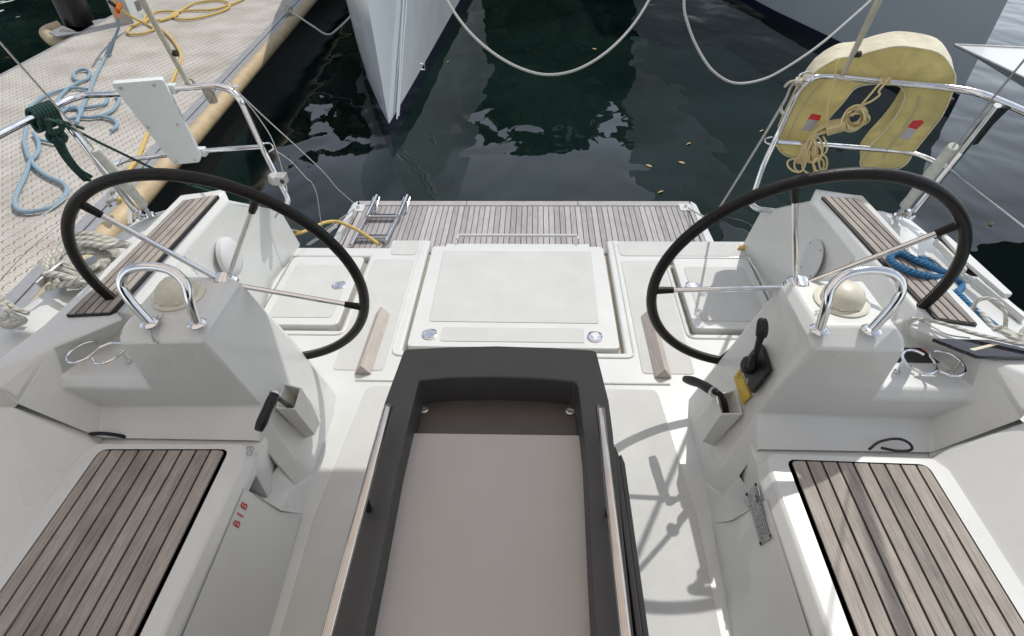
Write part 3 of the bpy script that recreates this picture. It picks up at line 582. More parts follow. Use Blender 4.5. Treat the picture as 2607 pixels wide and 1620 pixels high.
# fairlead rail, cleat and pads along the right edge
MB().prism([at('M',*q,z=.47) for q in ((1190,350),(1240,318),(1620,640),(2268,1232),(2240,1256),(2140,1246),(1500,700))], (0,0,-.018)).build('toe_rail', 'gel', BO, bevel=.005)
MB().prism([at('M',*q,z=.455) for q in ((1075,400),(1120,395),(1600,840),(1560,885))], (0,0,-.03)).build('toe_rail', 'gel', BO, bevel=.005)
MB().prism([at('M',*q,z=.455) for q in ((1690,990),(1730,975),(2500,1560),(2440,1600))], (0,0,-.03)).build('toe_rail', 'gel', BO, bevel=.005)
MB().prism([at('M',*q,z=.455) for q in ((1110,370),(1180,360),(1620,820),(1570,860))], (0,0,-.004)).build('dark_strip', 'rubber', BO, smooth=False)  # flat dark strip between the rail bars
MB().lathe([(.026,0),(.024,.008),(.012,.010),(.010,.03),(.014,.034)], at('M',1650,925,z=.43), n=20).build('deck_pad', 'rubber', BO)
cl = MB().tube([at('L',590,1010,z=.50),at('L',720,900,z=.505),at('L',900,760,z=.505),at('L',1020,670,z=.50)], .016, n=10, r2=.009).lathe([(.02,0),(.014,.06)], at('L',800,830,z=.50)-Vector((0,0,.06)), n=12).build('mooring_cleat', 'steeld', BO)
for n_, x, y in ((6,785,470),(4,1715,550)):
    pq = wallplane(1 if n_ == 6 else -1, .004); c = at(n_, x, y, plane=pq)
    MB().tube([c+Vector((0,-.02,.03)),c+Vector((0,.02,.03)),c+Vector((0,.0,-.035)),c+Vector((0,-.02,.03))], .004, n=6).build('eye_plate', 'steel', BO)
# ================================================================ STEERING WHEELS
def wheel(s, a0, lab):
    c = Vector((s*.9254,1.4532,.6334)); t = -.2135; R = .45
    w = root('steering_wheel', c, lab, 'steering wheel', 'twin steering wheels behind the pedestals')
    e1 = Vector((1,0,0)); e2 = Vector((0,math.sin(t),math.cos(t))); n = Vector((0,math.cos(t),-math.sin(t)))
    MB().tube(torus_arc(c, R, 0, 2*math.pi*(95/96), 95, e1, e2), .0168, n=16, closed=True).build('rim', 'leather', w)
    mb = MB(); rs = R-.0172; N = 330
    for i in range(N):                                    # stitching on the inside of the rim
        a = 2*math.pi*i/N; p = c+rs*(math.cos(a)*e1+math.sin(a)*e2); tg = (-math.sin(a)*e1+math.cos(a)*e2)
        mb.tube([p-n*.003-tg*.0016-(p-c).normalized()*.0006, p+n*.003+tg*.0016-(p-c).normalized()*.0006], .0008, n=4)
    mb.build('stitching', 'steeld' if False else 'strap', w)
    for k in range(5):
        a = a0+k*2*math.pi/5; d = math.cos(a)*e1+math.sin(a)*e2; f = lambda r: c+d*r+n*0
        sp_ = MB().tube([f(.03),f(R-.065)], .0085, n=12).build('spoke', 'steel', w)
        MB().tube([f(R-.067),f(R-.02),f(R-.008)], lambda u: .0105+.004*u, n=12).build('spoke_boot', 'leather', sp_)
    MB().lathe([(.040,-.030),(.043,-.026),(.043,.012),(.034,.022),(.020,.026),(.003,.028)], c, n, n=28).build('hub', 'steel', w)
    MB().lathe([(.03,-.10),(.03,-.03)], c, n, n=20).build('shaft', 'black', w)
wheel(-1, -.2777, 'black leather steering wheel behind the pedestal without a throttle')
wheel(1, .6733, 'black leather steering wheel behind the pedestal that carries the throttle')
# ================================================================ COCKPIT TABLE
T = root('cockpit_table', (0,.2,0), 'dark grey cockpit table with a pale tray and two chrome side rails', 'table')
zt = .68; tz = lambda n_, x, y, z=zt: at(n_, x, y, z=z)
outer = [tz(12,40,1800),tz(12,115,1000+0),tz(9,345,450),tz(9,480,85),tz(9,505,75),tz(9,800,60),tz(9,1120,53),tz(9,1500,65),tz(9,1780,82),tz(9,1805,95),tz(9,1890,430),tz(9,1918,640),tz(12,1985,760),tz(12,2050,1800)]
outer[0] = Vector((-.255,.05,zt)); outer[1] = Vector((-.262,.5,zt)); outer[-1] = Vector((.268,.05,zt)); outer[-2] = Vector((.274,.5,zt))
inner = [Vector((-.198,.05,zt)),Vector((-.203,.5,zt)),Vector((-.208,.72,zt)),tz(9,575,330),tz(9,590,290),tz(9,800,270),tz(9,1120,266),tz(9,1450,278),tz(9,1660,300),tz(9,1680,340),Vector((.213,.76,zt)),Vector((.211,.66,zt)),Vector((.207,.5,zt)),Vector((.203,.05,zt))]
n = len(outer); low = [Vector((p.x*.93,min(p.y-.02,9),.28)) for p in outer]; inl = [Vector((p.x*.97,p.y-.015 if p.y > .8 else p.y,.60)) for p in inner]
mb = MB(); mb.poly(outer+inner+low+inl, [(i,i+1,n+i+1,n+i) for i in range(n-1)]+[(i+1,i,2*n+i,2*n+i+1) for i in range(n-1)]+[(n+i,n+i+1,3*n+i+1,3*n+i) for i in range(n-1)])
mb.build('table_body', 'table', T, bevel=.010, seg=3)
MB().prism([p+Vector((0,0,.004)) for p in inl], (0,0,-.02)).build('recess_floor', 'trayin', T, smooth=False)
MB().prism(rpoly([at(9,522,656,z=.625),at(9,1703,672,z=.625),Vector((.192,-.05,.625)),Vector((-.190,-.05,.625))], .006), (0,0,-.012)).build('tray_panel', 'tray', T, bevel=.002)
for q in ((618,497),(1625,507)):
    c = at(9,*q,z=.605); MB().lathe([(.0125,0),(.0125,.003),(.009,.004),(.007,-.001)], c, n=20).build('drain_ring', 'steeld', T)
for s in (-1,1):
    e = at(9,357,470,z=.735) if s < 0 else at(9,1835,480,z=.735)
    pts = [Vector((s*.248,-.1,.735)),Vector((s*.248,.4,.735)),Vector((e.x,e.y-.02,.735)),Vector((e.x,e.y-.002,.733))]
    pts = [Vector((s*.249,-.1,.735)), Vector((s*.249,.45,.735)), Vector((s*.2475,e.y-.012,.735)), Vector((s*.2475,e.y,.728))]
    r_ = MB().tube(pts, .0102, n=16).build('handrail', 'railsteel', T)
    for yy in (.15,.62): MB().tube([Vector((s*.249,yy,.676)),Vector((s*.249,yy,.735))], .007, n=10).build('rail_post', 'black', r_)
for k, (x0, z0) in enumerate(((.2795,.665),(.294,.648))):
    MB().prism([(x0,-.1,z0),(x0+.0125,-.1,z0),(x0+.0105,.78-k*.01,z0),(x0+.005,.805-k*.01,z0),(x0-.002,.80-k*.01,z0)], (-.01,0,-.34)).build('folding_leaf', 'table', T, bevel=.003)
MB().box((-.10,-.1,0),(.10,.75,.30)).build('table_foot', 'gel', T, bevel=.02)
# ================================================================ SWIM PLATFORM AND LADDER
PL = root('swim_platform', (0,3.2,-.35), 'grey weathered teak swim platform folded down behind the open transom', 'swim platform')
teak('planks', [(-1.205,2.66,-.352),(-1.205,3.692,-.352),(1.205,3.692,-.352),(1.205,2.66,-.352)], 62, 'teakgrey', PL, .002, .003, .005, .005)
for a, b in ((-1.235,-.42),(-.415,.41),(.415,1.235)): MB().prism([(a,3.70,-.347),(a,3.765,-.347),(b,3.765,-.347),(b,3.70,-.347)], (0,0,-.01)).build('edge_board', 'teakgrey', PL, smooth=False)
for s in (-1,1):
    MB().prism([(s*1.21,2.66,-.347),(s*1.235,2.66,-.347),(s*1.235,3.76,-.347),(s*1.21,3.695,-.347)], (0,0,-.01)).build('edge_board', 'teakgrey', PL, smooth=False)
    MB().prism(rpoly([(s*1.236,2.70,-.346),(s*1.27,2.75,-.346),(s*1.29,3.2,-.346),(s*1.275,3.72,-.346),(s*1.24,3.77,-.346)], .02), (0,0,-.05)).build('edge_frame', 'gel', PL, bevel=.004)
    c = at('H',300,245,z=-.345) if s < 0 else at('I',1925,235,z=-.345)
    h = MB().prism(rpoly([c+Vector((-.045,-.05,.004)),c+Vector((.045,-.05,.004)),c+Vector((.045,.05,.004)),c+Vector((-.045,.05,.004))], .01), (0,0,-.005)).build('hinge_plate', 'gel', PL, bevel=.001)
    MB().lathe([(.014,0),(.012,.014),(.005,.02)], c, n=16).build('stud', 'steel', h)
MB().box((-1.25,2.64,-.42),(1.25,3.76,-.365)).build('platform_body', 'gel', PL, bevel=.01)
LD = root('boarding_ladder', (-1,3.4,-.33), 'stainless boarding ladder lying folded on the left end of the swim platform', 'ladder')
hz = -.315; hh = lambda x, y, z=hz: at('H', x, y, z=z)
for (a, b, c) in (((530,95),(405,355),(215,705)),((908,95),(798,355),(640,660))):
    MB().tube([hh(*a,-.30),hh(*b,-.30)], .0165, n=14).build('side_rail', 'steel', LD)
    MB().tube([hh(*b),hh(*c)], .0125, n=14).build('side_rail', 'steel', LD)
    MB().tube([hh(a[0]-40,a[1]+10,-.29),hh(a[0]-60,a[1]+60,-.29)], .004, n=8).tube([hh(a[0]+35,a[1]+15,-.29),hh(a[0]+10,a[1]+100,-.31),hh(a[0]-5,a[1]+190,-.33),hh(a[0]-45,a[1]+200,-.33)], .006, n=8).build('hook', 'steel', LD)
for a, b, y in ((415,785,350),(290,690,608)): 
    MB().tube([hh(a,y),hh(b,y)], .013, n=12).build('tread', 'steeld', LD); MB().tube([hh(a+20,y-22),hh(b-20,y-22)], .008, n=10).build('tread', 'rubber', LD)
# ================================================================ PUSHPIT RAILS
GR = 'stainless guard rails around the stern quarters'
RR = root('guard_rail', at(3,1640,1490,z=.42), 'bent stainless guard rail carrying the yellow horseshoe buoy', 'guard rail', GR)
rz = .93
tube('top_rail', bend([at(6,770,378,Y=2.46),at(3,600,1440,Y=2.47),at(3,548,1400,Y=2.49),at(3,640,1130,Y=2.54),at(3,730,945,Y=2.58),at(3,880,625,z=.86),at(3,960,540,z=rz),at(3,1080,520,z=rz),at(3,1500,565,z=rz),at(3,1900,600,z=rz),at(3,2130,640,z=rz),at(3,2440,770,z=rz),at(3,2700,900,z=rz)], .12, 6), .0135, 'steel', RR, n=14)
tube('mid_rail', bend([at(3,735,972,Y=2.57),at(3,1230,1012,z=.62),at(3,1680,1050,z=.62),at(3,1905,1155,z=.62)], .1), .0115, 'steel', RR)
tube('stanchion', [at(3,2250,725,z=rz),at(3,2000,1050,z=.70),at(3,1635,1500,z=.42)], .0135, 'steel', RR)
MB().lathe([(.026,0),(.024,.008),(.016,.012),(.016,.03)], at(3,1635,1490,z=.425), n=20).build('base_flange', 'steel', RR)
MB().tube([at(3,2290,730,z=.90),at(3,2170,850,z=.82),at(3,2065,985,z=.72)], .030, n=12, r2=.012).build('black_sleeve', 'rubber', RR)
MB().tube([at(3,730,1000,Y=2.57),at(3,660,985,Y=2.57),at(3,655,955,Y=2.57),at(3,700,940,Y=2.57)], .004, n=8, sm=5).build('rail_eye', 'steel', RR)
MB().tube([at(3,970,505,z=.95),at(3,930,500,z=.96),at(3,890,515,z=.96),at(3,885,545,z=.94)], .004, n=8, sm=5).build('rail_eye', 'steel', RR)
MB().tube([at(3,2040,625,z=.925),at(3,2130,655,z=.925)], .007, n=8).build('rail_eye', 'steel', RR)
LR = root('guard_rail', at(4,965,420,z=.42), 'bent stainless guard rail carrying the white outboard board', 'guard rail', GR)
tube('top_rail', bend([at(1,-300,1090,z=rz),at(1,0,925,z=rz),at(1,230,808,z=rz),at(1,440,700,z=rz),at(1,560,655,z=rz),at(1,800,648,z=rz),at(1,1160,612,z=rz),at(1,1480,585,z=rz),at(1,1600,625,z=.90),at(1,1660,700,z=.86),at(1,1790,990,Y=2.57),at(1,1900,1210,Y=2.54),at(1,1985,1375,Y=2.50),at(1,1962,1420,Y=2.47),at(4,1900,420,Y=2.45)], .1, 6), .0135, 'steel', LR, n=14)
tube('mid_rail', bend([at(1,1800,1010,Y=2.57),at(1,1380,1040,z=.62),at(1,1110,1070,z=.62),at(1,840,1100,z=.62),at(1,730,1175,z=.62)], .1), .0115, 'steel', LR)
tube('stanchion', [at(1,375,740,z=rz),at(1,730,1200,z=.66),at(1,965,1495,z=.42)], .0135, 'steel', LR)
MB().lathe([(.026,0),(.024,.008),(.016,.012),(.016,.03)], at(4,965,418,z=.425), n=20).build('base_flange', 'steel', LR)
MB().tube([at(1,1800,990,Y=2.56),at(1,1850,985,Y=2.56),at(1,1880,1020,Y=2.56),at(1,1850,1045,Y=2.56)], .004, n=8, sm=5).build('rail_eye', 'steel', LR)
MB().tube([at(1,1560,560,z=.95),at(1,1600,590,z=.95),at(1,1640,600,z=.94)], .005, n=8, sm=5).build('rail_eye', 'steel', LR)
jb = root('outboard_bracket_block', at('G',755,270,Y=2.52), 'grey cast plastic clamp block on the lower leg of the rail beside the dock', 'clamp')
c = at('G',735,270,Y=2.50)
MB().lathe([(.026,-.022),(.034,-.016),(.034,.016),(.026,.022)], c, (0.2,-.1,1), n=10).prism(rpoly([c+Vector(p) for p in ((.01,-.03,.022),(.055,-.03,.022),(.055,.03,.022),(.01,.03,.022))], .01), (0,0,-.045)).build('clamp_body', 'alu', jb, bevel=.004)
MB().lathe([(.012,0),(.010,.001)], c+Vector((.045,-.031,0)), (0,-1,0), n=14).build('clamp_hole', 'ink', jb)
# white board
pA, pB, pC = at(1,900,640,z=rz), at(1,1160,612,z=rz), at(1,1380,1040,z=.62); bn = (pB-pA).cross(pC-pA).normalized(); bn = bn if bn.y < 0 else -bn
bp_ = lambda x, y, o=.045: at(1, x, y, plane=(pA+bn*o, bn))
WB = root('outboard_board', bp_(1080,830), 'white plastic outboard motor board with six screws clamped to the guard rail', 'board')
MB().prism(rpoly([bp_(*q) for q in ((762,578),(1118,548),(1385,1080),(1372,1118),(1192,1134))], .012), -bn*.030).build('board', 'hdpe', WB, bevel=.004)
for q in ((832,608),(1058,588),(1020,878),(1222,858),(1210,1113),(1340,1101)): MB().lathe([(.0075,0),(.0075,.001),(.003,.0015)], bp_(*q), bn, n=14).build('screw', 'steeld', WB)
for q in ((1180,612),(1385,1045)): MB().box(*[tuple(bp_(*q,.0)+Vector(d)) for d in ((-.02,-.015,-.02),(.02,.02,.02))]).build('rail_clamp', 'hdpe', WB, bevel=.004)
# lifebuoy
lA, lB, lC = at('J',300,690,z=rz), at('J',1600,800,z=rz), at('N',900,1320,z=.62); ln = (lB-lA).cross(lC-lA).normalized(); ln = ln if ln.y < 0 else -ln
jp = lambda x, y, o=-.03: at('J', x, y, plane=(lA+ln*o, ln))
LBo = root('horseshoe_buoy', jp(850,600), 'pale yellow horseshoe lifebuoy hanging on the guard rail', 'lifebuoy')
fo = [(84,653),(-20,790),(-109,941),(-220,1170),(-318,1379),(-310,1450),(-275,1508),(-200,1560),(-43,1581),(40,1520),(134,1342),(278,1127),(407,983),(508,854),(560,805),(666,768),(850,755),(1000,770),(1070,800),(1105,865),(1095,955),(1000,1130),(850,1320),(735,1440),(655,1540),(610,1620),(640,1690),(770,1712),(1000,1708),(1130,1640),(1220,1500),(1380,1300),(1530,1100),(1640,850),(1672,700),(1640,600),(1540,455),(1400,385),(1150,343),(980,343),(780,385),(560,450),(380,470),(230,540),(140,605)]
fr = spline([jp(*q) for q in fo], 3, True); bk = [p-ln*.125+Vector((0,0,.015)) for p in fr]; nf = len(fr); cf = sum(fr, Vector())/nf
mb = MB(); mb.prism(fr, (0,0,0)); mb = MB()
pf = [p+ln*.0 for p in fr]
mb.poly(pf+bk, [tuple(range(nf)), tuple(range(2*nf-1,nf-1,-1))]+[(i,nf+i,nf+(i+1) % nf,(i+1) % nf) for i in range(nf)])
mb.mi = [0,0]+[1 if (i > 99 or i < 3) else 0 for i in range(nf)]
mb.build('cover', ['yel','yeltop'], LBo, bevel=.014, seg=3)
MB().tube([p+ln*.003 for p in fr], .0028, n=6, closed=True).build('piping', 'yeltop', LBo)
for _q in (((1260,900),(1250,1000),(1160,1160),(1040,1330),(930,1470),(860,1600)),((190,740),(60,890),(-80,1110),(-220,1420))): MB().tube([jp(*q,-.024) for q in _q], .0018, n=5, sm=5).build('seam', 'strap', LBo)
for red_, sil in ((((75,1090),(182,1115),(155,1172),(28,1152)),((28,1152),(155,1172),(60,1290),(-40,1270))),(((1200,1170),(1300,1165),(1322,1190),(1240,1268),(1140,1245)),((1140,1245),(1240,1268),(1150,1385),(1045,1360)))):
    for q4, mt_ in ((red_,'red'),(sil,'silver')): MB().prism([jp(*q,-.0285) for q in q4], -ln*.003).build('reflective_patch', mt_, LBo, smooth=False)
MB().prism([p for p in (jp(480,1440,-.02),jp(420,1437,-.02),jp(320,1520,-.02),jp(400,1530,-.02))], -ln*.004).build('black_strap', 'rubber', LBo, smooth=False)
MB().prism([jp(1660,930,-.035),jp(1590,945,-.035),jp(1340,1320,-.035),jp(1400,1310,-.035)], -ln*.02).build('black_strap', 'rubber', LBo, smooth=False)
# throw line
TL = root('throw_line', jp(560,1150,.05), 'bundled cream throw line tied to the rail in front of the horseshoe buoy', 'rope')
mb = MB()
for k in range(8):                                     # round upper coil
    c0 = (560+random.uniform(-30,30), 1140+random.uniform(-25,25)); rx = 65+random.uniform(0,75); ry = 55+random.uniform(0,85)
    mb.tube([jp(c0[0]+rx*math.cos(a)+.25*ry*math.sin(a), c0[1]-ry*math.sin(a), .02+.02*math.sin(a*2+k)+.004*k) for a in [2*math.pi*j/14 for j in range(14)]], .0044, n=6, sm=3, closed=True)
for k in range(9):                                     # lower hanks
    dx = k*11; o_ = .02+.006*(k % 4)
    mb.tube([jp(420-k*8,1150+k*14,o_),jp(230,1190+k*14,o_+.02),jp(110-k*4,1290+k*8,o_+.01),jp(20+k*14,1420,o_+.01),jp(-60+k*24,1540,o_),jp(-90+k*30,1600+random.uniform(-30,50),o_-.01),jp(-40+k*24,1620,o_-.01),jp(10+k*16,1500,o_)], .0044, n=6, sm=5)
for cx_, cy_, ra, rb, tl in ((-110,1670,95,62,.5),(-60,1650,60,85,.2),(100,1480,95,140,.0),(70,1520,120,110,.3),(150,1660,60,75,.1),(40,1690,75,60,.6),(200,1640,45,85,0)):
    mb.tube([jp(cx_+ra*math.cos(a)*math.cos(tl)+rb*math.sin(a)*math.sin(tl), cy_-rb*math.sin(a)*math.cos(tl)+ra*math.cos(a)*math.sin(tl), .035+.02*math.sin(a+cx_)) for a in [2*math.pi*j/12 for j in range(12)]], .0044, n=6, sm=3, closed=True)
mb.tube([jp(*q,.03) for q in ((200,1340),(240,1440),(230,1520),(150,1560),(60,1530),(40,1450),(90,1400))], .0044, n=6, sm=6)
mb.build('hank', 'rcream', TL, uv=True)
mb = MB()
for k in range(9):                                     # whipping turns
    u = k/8; a = (250+190*u, 1200-50*u); b = (255+190*u, 1330-55*u)
    mb.tube([jp(a[0],a[1],.035),jp((a[0]+b[0])/2-5,(a[1]+b[1])/2,.075),jp(b[0],b[1],.035),jp((a[0]+b[0])/2,(a[1]+b[1])/2,.0),jp(a[0],a[1],.035)], .0044, n=6, sm=4)
mb.build('whipping', 'rcream', TL, uv=True)
MB().tube([jp(*q,.04) for q in ((520,1120),(600,1020),(680,930),(790,800),(850,740),(850,690))], .0044, n=6, sm=5).tube([jp(*q,.04) for q in ((560,1100),(640,1000),(740,950),(830,880),(820,840),(900,740),(940,690))], .0045, n=6, sm=5).tube([jp(*q,.03) for q in ((240,1200),(255,1000),(310,780),(350,560),(380,480))], .0032, n=6, sm=5).tube([jp(880+i*12,690,.02+.0*i) if i % 2 == 0 else jp(875+i*12,770,.03) for i in range(7)], .0044, n=6, sm=4).build('tail', 'rcream', TL, uv=True)
# ================================================================ BACKSTAYS, STRAPS, SMALL LINES
for s in (-1,1):
    b = Vector((s*1.715,2.265,.44)); d = Vector((-s*.075,-.208,.382)).normalized()
    K_ = root('backstay', b, 'wire backstay in a torn white sheath at the '+('deck edge beside the tiled dock' if s < 0 else 'deck edge beside the horseshoe buoy'), 'backstay', 'twin backstays of the sailboat')
    tube('wire', [b+d*.42, b+d*9.0], .0035, 'steeld', K_, n=8)
    MB().tube([b+d*t_ for t_ in (.05,.1,.2,.3,.4,.44,.46)], lambda u: .021-.002*math.sin(u*11)-.006*max(0,u-.85)*6, n=14).build('sheath', 'cloth', K_)
    MB().tube([b-Vector((0,0,.03)), b+d*.06], .010, n=10).lathe([(.022,0),(.018,.012)], b-Vector((0,0,.03)), n=12).build('chainplate', 'steel', K_)
    # awning strap
    if s < 0: f = at(1,1290,575,z=.93); g = at(1,975,0,Y=1.95)
    else: f = at('J',420,660,z=.93); g = at('J',735,0,Y=1.95)
    K_ = root('awning_strap', f, 'cream padded strap rising from the rail '+('above the tiled dock' if s < 0 else 'across the horseshoe buoy'), 'strap', 'straps holding down the awning')
    d2 = g-f; MB().tube([f, f+d2*.35, f+d2*.36, f+d2*1.0, f+d2*1.9], lambda u: .0155 if u < .3 else .017, n=12, r2=.010).build('padded_sleeve', 'tan', K_)
    MB().tube([f+Vector((-.01,0,-.02)),f+Vector((.0,-.02,.0)),f+Vector((.01,0,.022)),f+Vector((.02,.015,0)),f+Vector((0,0,-.02))], .008, n=8, sm=5, r2=.003).build('webbing', 'strap', K_)
    MB().lathe([(.012,-.008),(.012,.008)], f+d2*.48+Vector((.018,0,-.01)), (1,0,0), n=12).build('buckle', 'rubber', K_)
def cord(name, pts, r, mt, lab, cat='rope', grp=None, sm=6, n=6):
    o = MB().tube(pts, r, n=n, sm=sm).build(name, mt, None, uv=True); return tag(o, lab, cat, grp)
cord('control_line', [at('N',830,340,Y=2.57),at('N',700,420,Y=2.57),at('N',620,600,Y=2.56),at('N',530,760,Y=2.56),at('N',80,1509,Y=2.7),at(3,300,1480,Y=2.95),at(6,250,400,Y=3.1),at('I',2150,350,Y=3.3),at('I',1960,240,z=-.33)], .006, 'rthin', 'white line from the knot on the buoy rail down to the swim platform', sm=4)
MB_k = MB()
for k in range(4): MB_k.tube([at('N',790+k*18,300+k*8,Y=2.55),at('N',770+k*22,370,Y=2.51),at('N',800+k*20,410-k*6,Y=2.55),at('N',830+k*16,340,Y=2.59),at('N',790+k*18,300+k*8,Y=2.55)], .007, n=6, sm=4)
MB_k.tube([at('N',760,340,Y=2.55),at('N',660,370,Y=2.55),at('N',590,440,Y=2.55)], .007, n=6, sm=4).tube([at('N',540,740,Y=2.55),at('N',540,800,Y=2.54),at('N',575,860,Y=2.53)], .007, n=6, sm=4)
tag(MB_k.build('rope_knot', 'strap', None, uv=True), 'grey rope knot at the inner corner of the rail by the buoy', 'knot')
cord('control_line', [at(1,1600,600,z=.92),at(1,1800,790,Y=2.75),at(1,2200,1160,Y=3.1),at('G',1500,390,Y=3.4),at('H',245,180,z=-.33)], .0032, 'rthin', 'taut white line from the rail corner to the platform corner beside the ladder', sm=4)
cord('slack_cord', [at(1,1900,1040,Y=2.57),at(1,2000,1110,Y=2.6),at(1,2110,1230,Y=2.65),at('G',1180,310,Y=2.7),at('G',1250,470,Y=2.72),at('G',1290,740,Y=2.75),at('G',1325,925,Y=2.78)], .0022, 'rthin', 'thin slack white cord hanging from the mid rail over dark water')
cord('slack_cord', [at(1,1640,640,z=.90),at(1,1770,800,Y=2.6),at(1,1880,980,Y=2.6),at(1,1960,1240,Y=2.56),at('G',880,440,Y=2.5)], .0022, 'rthin', 'thin white cord running just outside the rail leg with the clamp block')
cord('mooring_line', [at('L',-200,470,z=.3),at('L',0,345,z=.1),at('L',560,0,z=0.0),at('K',870,1110,z=-.02)], .004, 'rthin', 'thin white line crossing the dock tiles near the big wheel', sm=4)
mb = MB()
for k in range(9):
    a = at('G',1700+k*6,640+k*4,z=-.30); e = at('G',1350+k*16-(k % 3)*60,930+k*9,z=-.28) if k < 4 else at('G',1470+(k-4)*14,990+(k % 2)*25,z=-.30)
    mb.tube([a,(a+e)/2+Vector((random.uniform(-.02,.02),0,random.uniform(-.03,.02))),e], .0022, n=5, sm=4)
mb.tube([at('G',1560,790,z=-.28),at('G',1350,940,z=-.25),at('G',1120,1090,z=-.2)], .005, n=6).tube([at('G',1500,860,z=-.28),at('G',1370,950,z=-.25),at('G',1150,1092,z=-.2)], .005, n=6)
tag(mb.build('cord_bundle', 'rthin', None, uv=True), 'bundle of thin white cords tied off at the ladder end of the swim platform', 'rope')
cord('stern_line', [at('G',350,580,z=.42),at('G',520,670,z=.36),at('G',760,860,Y=2.66),at('G',920,985,Y=2.68),at('G',1060,1095,z=.0)], .007, 'rgreen', 'dark green line passing over the transom corner on the dock side')
st = root('platform_strut', at('G',540,800,Y=2.55), 'steel strut hinged inside the dock side transom quarter', 'strut')
tube('rod', [at('G',500,820,Y=2.52),at('G',780,870,Y=2.75),at('G',1080,925,Y=2.95)], .009, 'steel', st); MB().lathe([(.018,-.015),(.018,.015)], at('G',550,800,Y=2.54), (0,1,0), n=14).build('joint', 'steeld', st)
cord('shore_power_hose', [at('G',900,980,z=-.1),at('G',1050,940,z=-.08),at('G',1240,860,z=-.12),at('G',1350,812,z=-.16),at('G',1500,802,z=-.2),at('G',1700,880,z=-.2),at('G',1850,965,z=-.18),at('G',2020,1085,z=-.1)], .0105, 'hyel', 'yellow hose arching over the ladder end of the swim platform', 'hose', n=10)
cord('shower_hose', [at(6,470,622,z=.01),at(6,560,625,z=.02),at(6,640,660,z=.03),at(6,700,730,z=.03),at(6,770,835,z=.02)], .013, 'hyel', 'yellow hose lying along the foot of the wall beside the round speaker', 'hose', n=10)
cord('lifeline', [at(3,1930,1170,z=.62),at(3,2000,1230,z=.62),at('P',2607,578,z=.62),at('P',2900,760,z=.62)], .0035, 'steeld', 'guard wire leading forward from the rail post behind the horseshoe buoy', 'guard wire', sm=0)
# rope work
def on(zn, z): return lambda x, y, dz=0: at(zn, x, y, z=z+dz)
m_ = on('M', .572); d_ = on('D', .47)
cord('docking_line', [m_(1060,830,-.05),m_(960,740,-.02),m_(870,700,0),m_(900,740,.0),m_(1010,810,-.02),m_(1150,890,-.05)], .010, 'rblue', 'short bight of blue rope at the outer edge of the helm seat teak', n=10)
cord('docking_line', [m_(1250,930,-.06),m_(1050,850,-.02),m_(820,750,.0),m_(600,645,.0),m_(470,632,.0),m_(398,680,.0),m_(440,770,.0),m_(600,865,.0),m_(800,935,.0),m_(1000,980,-.01),m_(1200,995,-.05),m_(1390,1020,-.10),m_(1475,1090,-.12),m_(1480,1165,-.12),m_(1420,1225,-.1),m_(1500,1320,-.1),m_(1600,1425,-.1),d_(1900,590,-.01),d_(2060,720,-.01)], .012, 'rblue', 'long loop of blue rope lying across the helm seat teak into the side deck', n=10)
cord('cream_line', [m_(1700,1430,-.09),d_(1755,450),d_(1762,390,.04),d_(1850,330,.07),d_(1980,325,.08),d_(2110,390,.08),d_(2180,520,.06),d_(2185,650,.02),d_(2170,770)], .0065, 'rwhite', 'cream rope standing in a loop over the side deck', n=8)
cord('cream_line', [m_(820,665,.0),m_(940,678,.0),m_(1080,750,-.02),m_(1230,880,-.05),m_(1450,960,-.1),m_(1560,1080,-.13)], .0045, 'rwhite', 'thin cream rope beside the short bight of blue rope', n=8)
cord('cream_line', [d_(1690,450),d_(1850,520),d_(1960,640),d_(2050,750)], .008, 'rwhite', 'cream rope running down the side deck into the grey rope lashing', n=8)
cord('sheet_line', [at('D',900,590,z=.56),at('D',1100,605,z=.565),at('D',1400,680,z=.57),at('D',1700,780,z=.57),at('D',2000,855,z=.57),at('D',2433,950,z=.57),at('D',2800,1030,z=.57)], .006, 'rwhite', 'grey sheet line crossing the coaming between the helm teak and the dark side window', n=8)
cord('sheet_line', [at('D',1020,612,z=.556),at('D',1200,710,z=.556),at('D',1400,810,z=.556),at('D',1700,858,z=.556)], .0025, 'steeld', 'thin grey cord beside the sheet line on the coaming')
mb = MB()
for k in range(10):
    x0 = 2090+random.uniform(-40,60); y0 = 730+random.uniform(-20,40)
    mb.tube([d_(x0,y0),d_(x0+130,y0+60+random.uniform(-30,30),.015),d_(x0+260,y0+140+random.uniform(-40,30),.01),d_(2460,y0+random.uniform(-20,180),.0)], .0085, n=7, sm=4)
tag(mb.build('rope_lashing', 'rgrey', None, uv=True), 'frayed grey rope lashing at the cleat on the buoy side deck', 'rope')
# grey coil on the left cleat
l_ = on('L', .49); mb = MB()
for k in range(9):
    cx, cy = 1290+random.uniform(-40,40), 640+random.uniform(-30,30); rx = 250+38*k; ry = 150+30*k; ph = random.uniform(0,.5)
    mb.tube([l_(cx+rx*math.cos(a+ph)-.12*ry*math.sin(a), cy+ry*math.sin(a+ph)+.0*rx*math.cos(a)-.10*rx*math.cos(a), .012*math.sin(a*3+k)+.045*(1-k/9)-.03) for a in [2*math.pi*j/12 for j in range(12)]], .0115, n=8, sm=4, closed=True)
mb.tube([l_(700,840,.03),l_(900,850,.03),l_(1100,910,.03),l_(1400,990,.0),l_(1480,1010,-.02)], .0125, n=8, sm=5).tube([l_(740,1060,-.03),l_(900,1010,.0),l_(1150,960,.02),l_(1300,860,.03)], .0125, n=8, sm=5)
for k in range(3): mb.tube([l_(1180,230+k*75,.05),l_(1400,220+k*75,.06),l_(1640,290+k*60,.06),l_(1850,350+k*20,.05),l_(2040,410,.03)], .0125, n=8, sm=5)
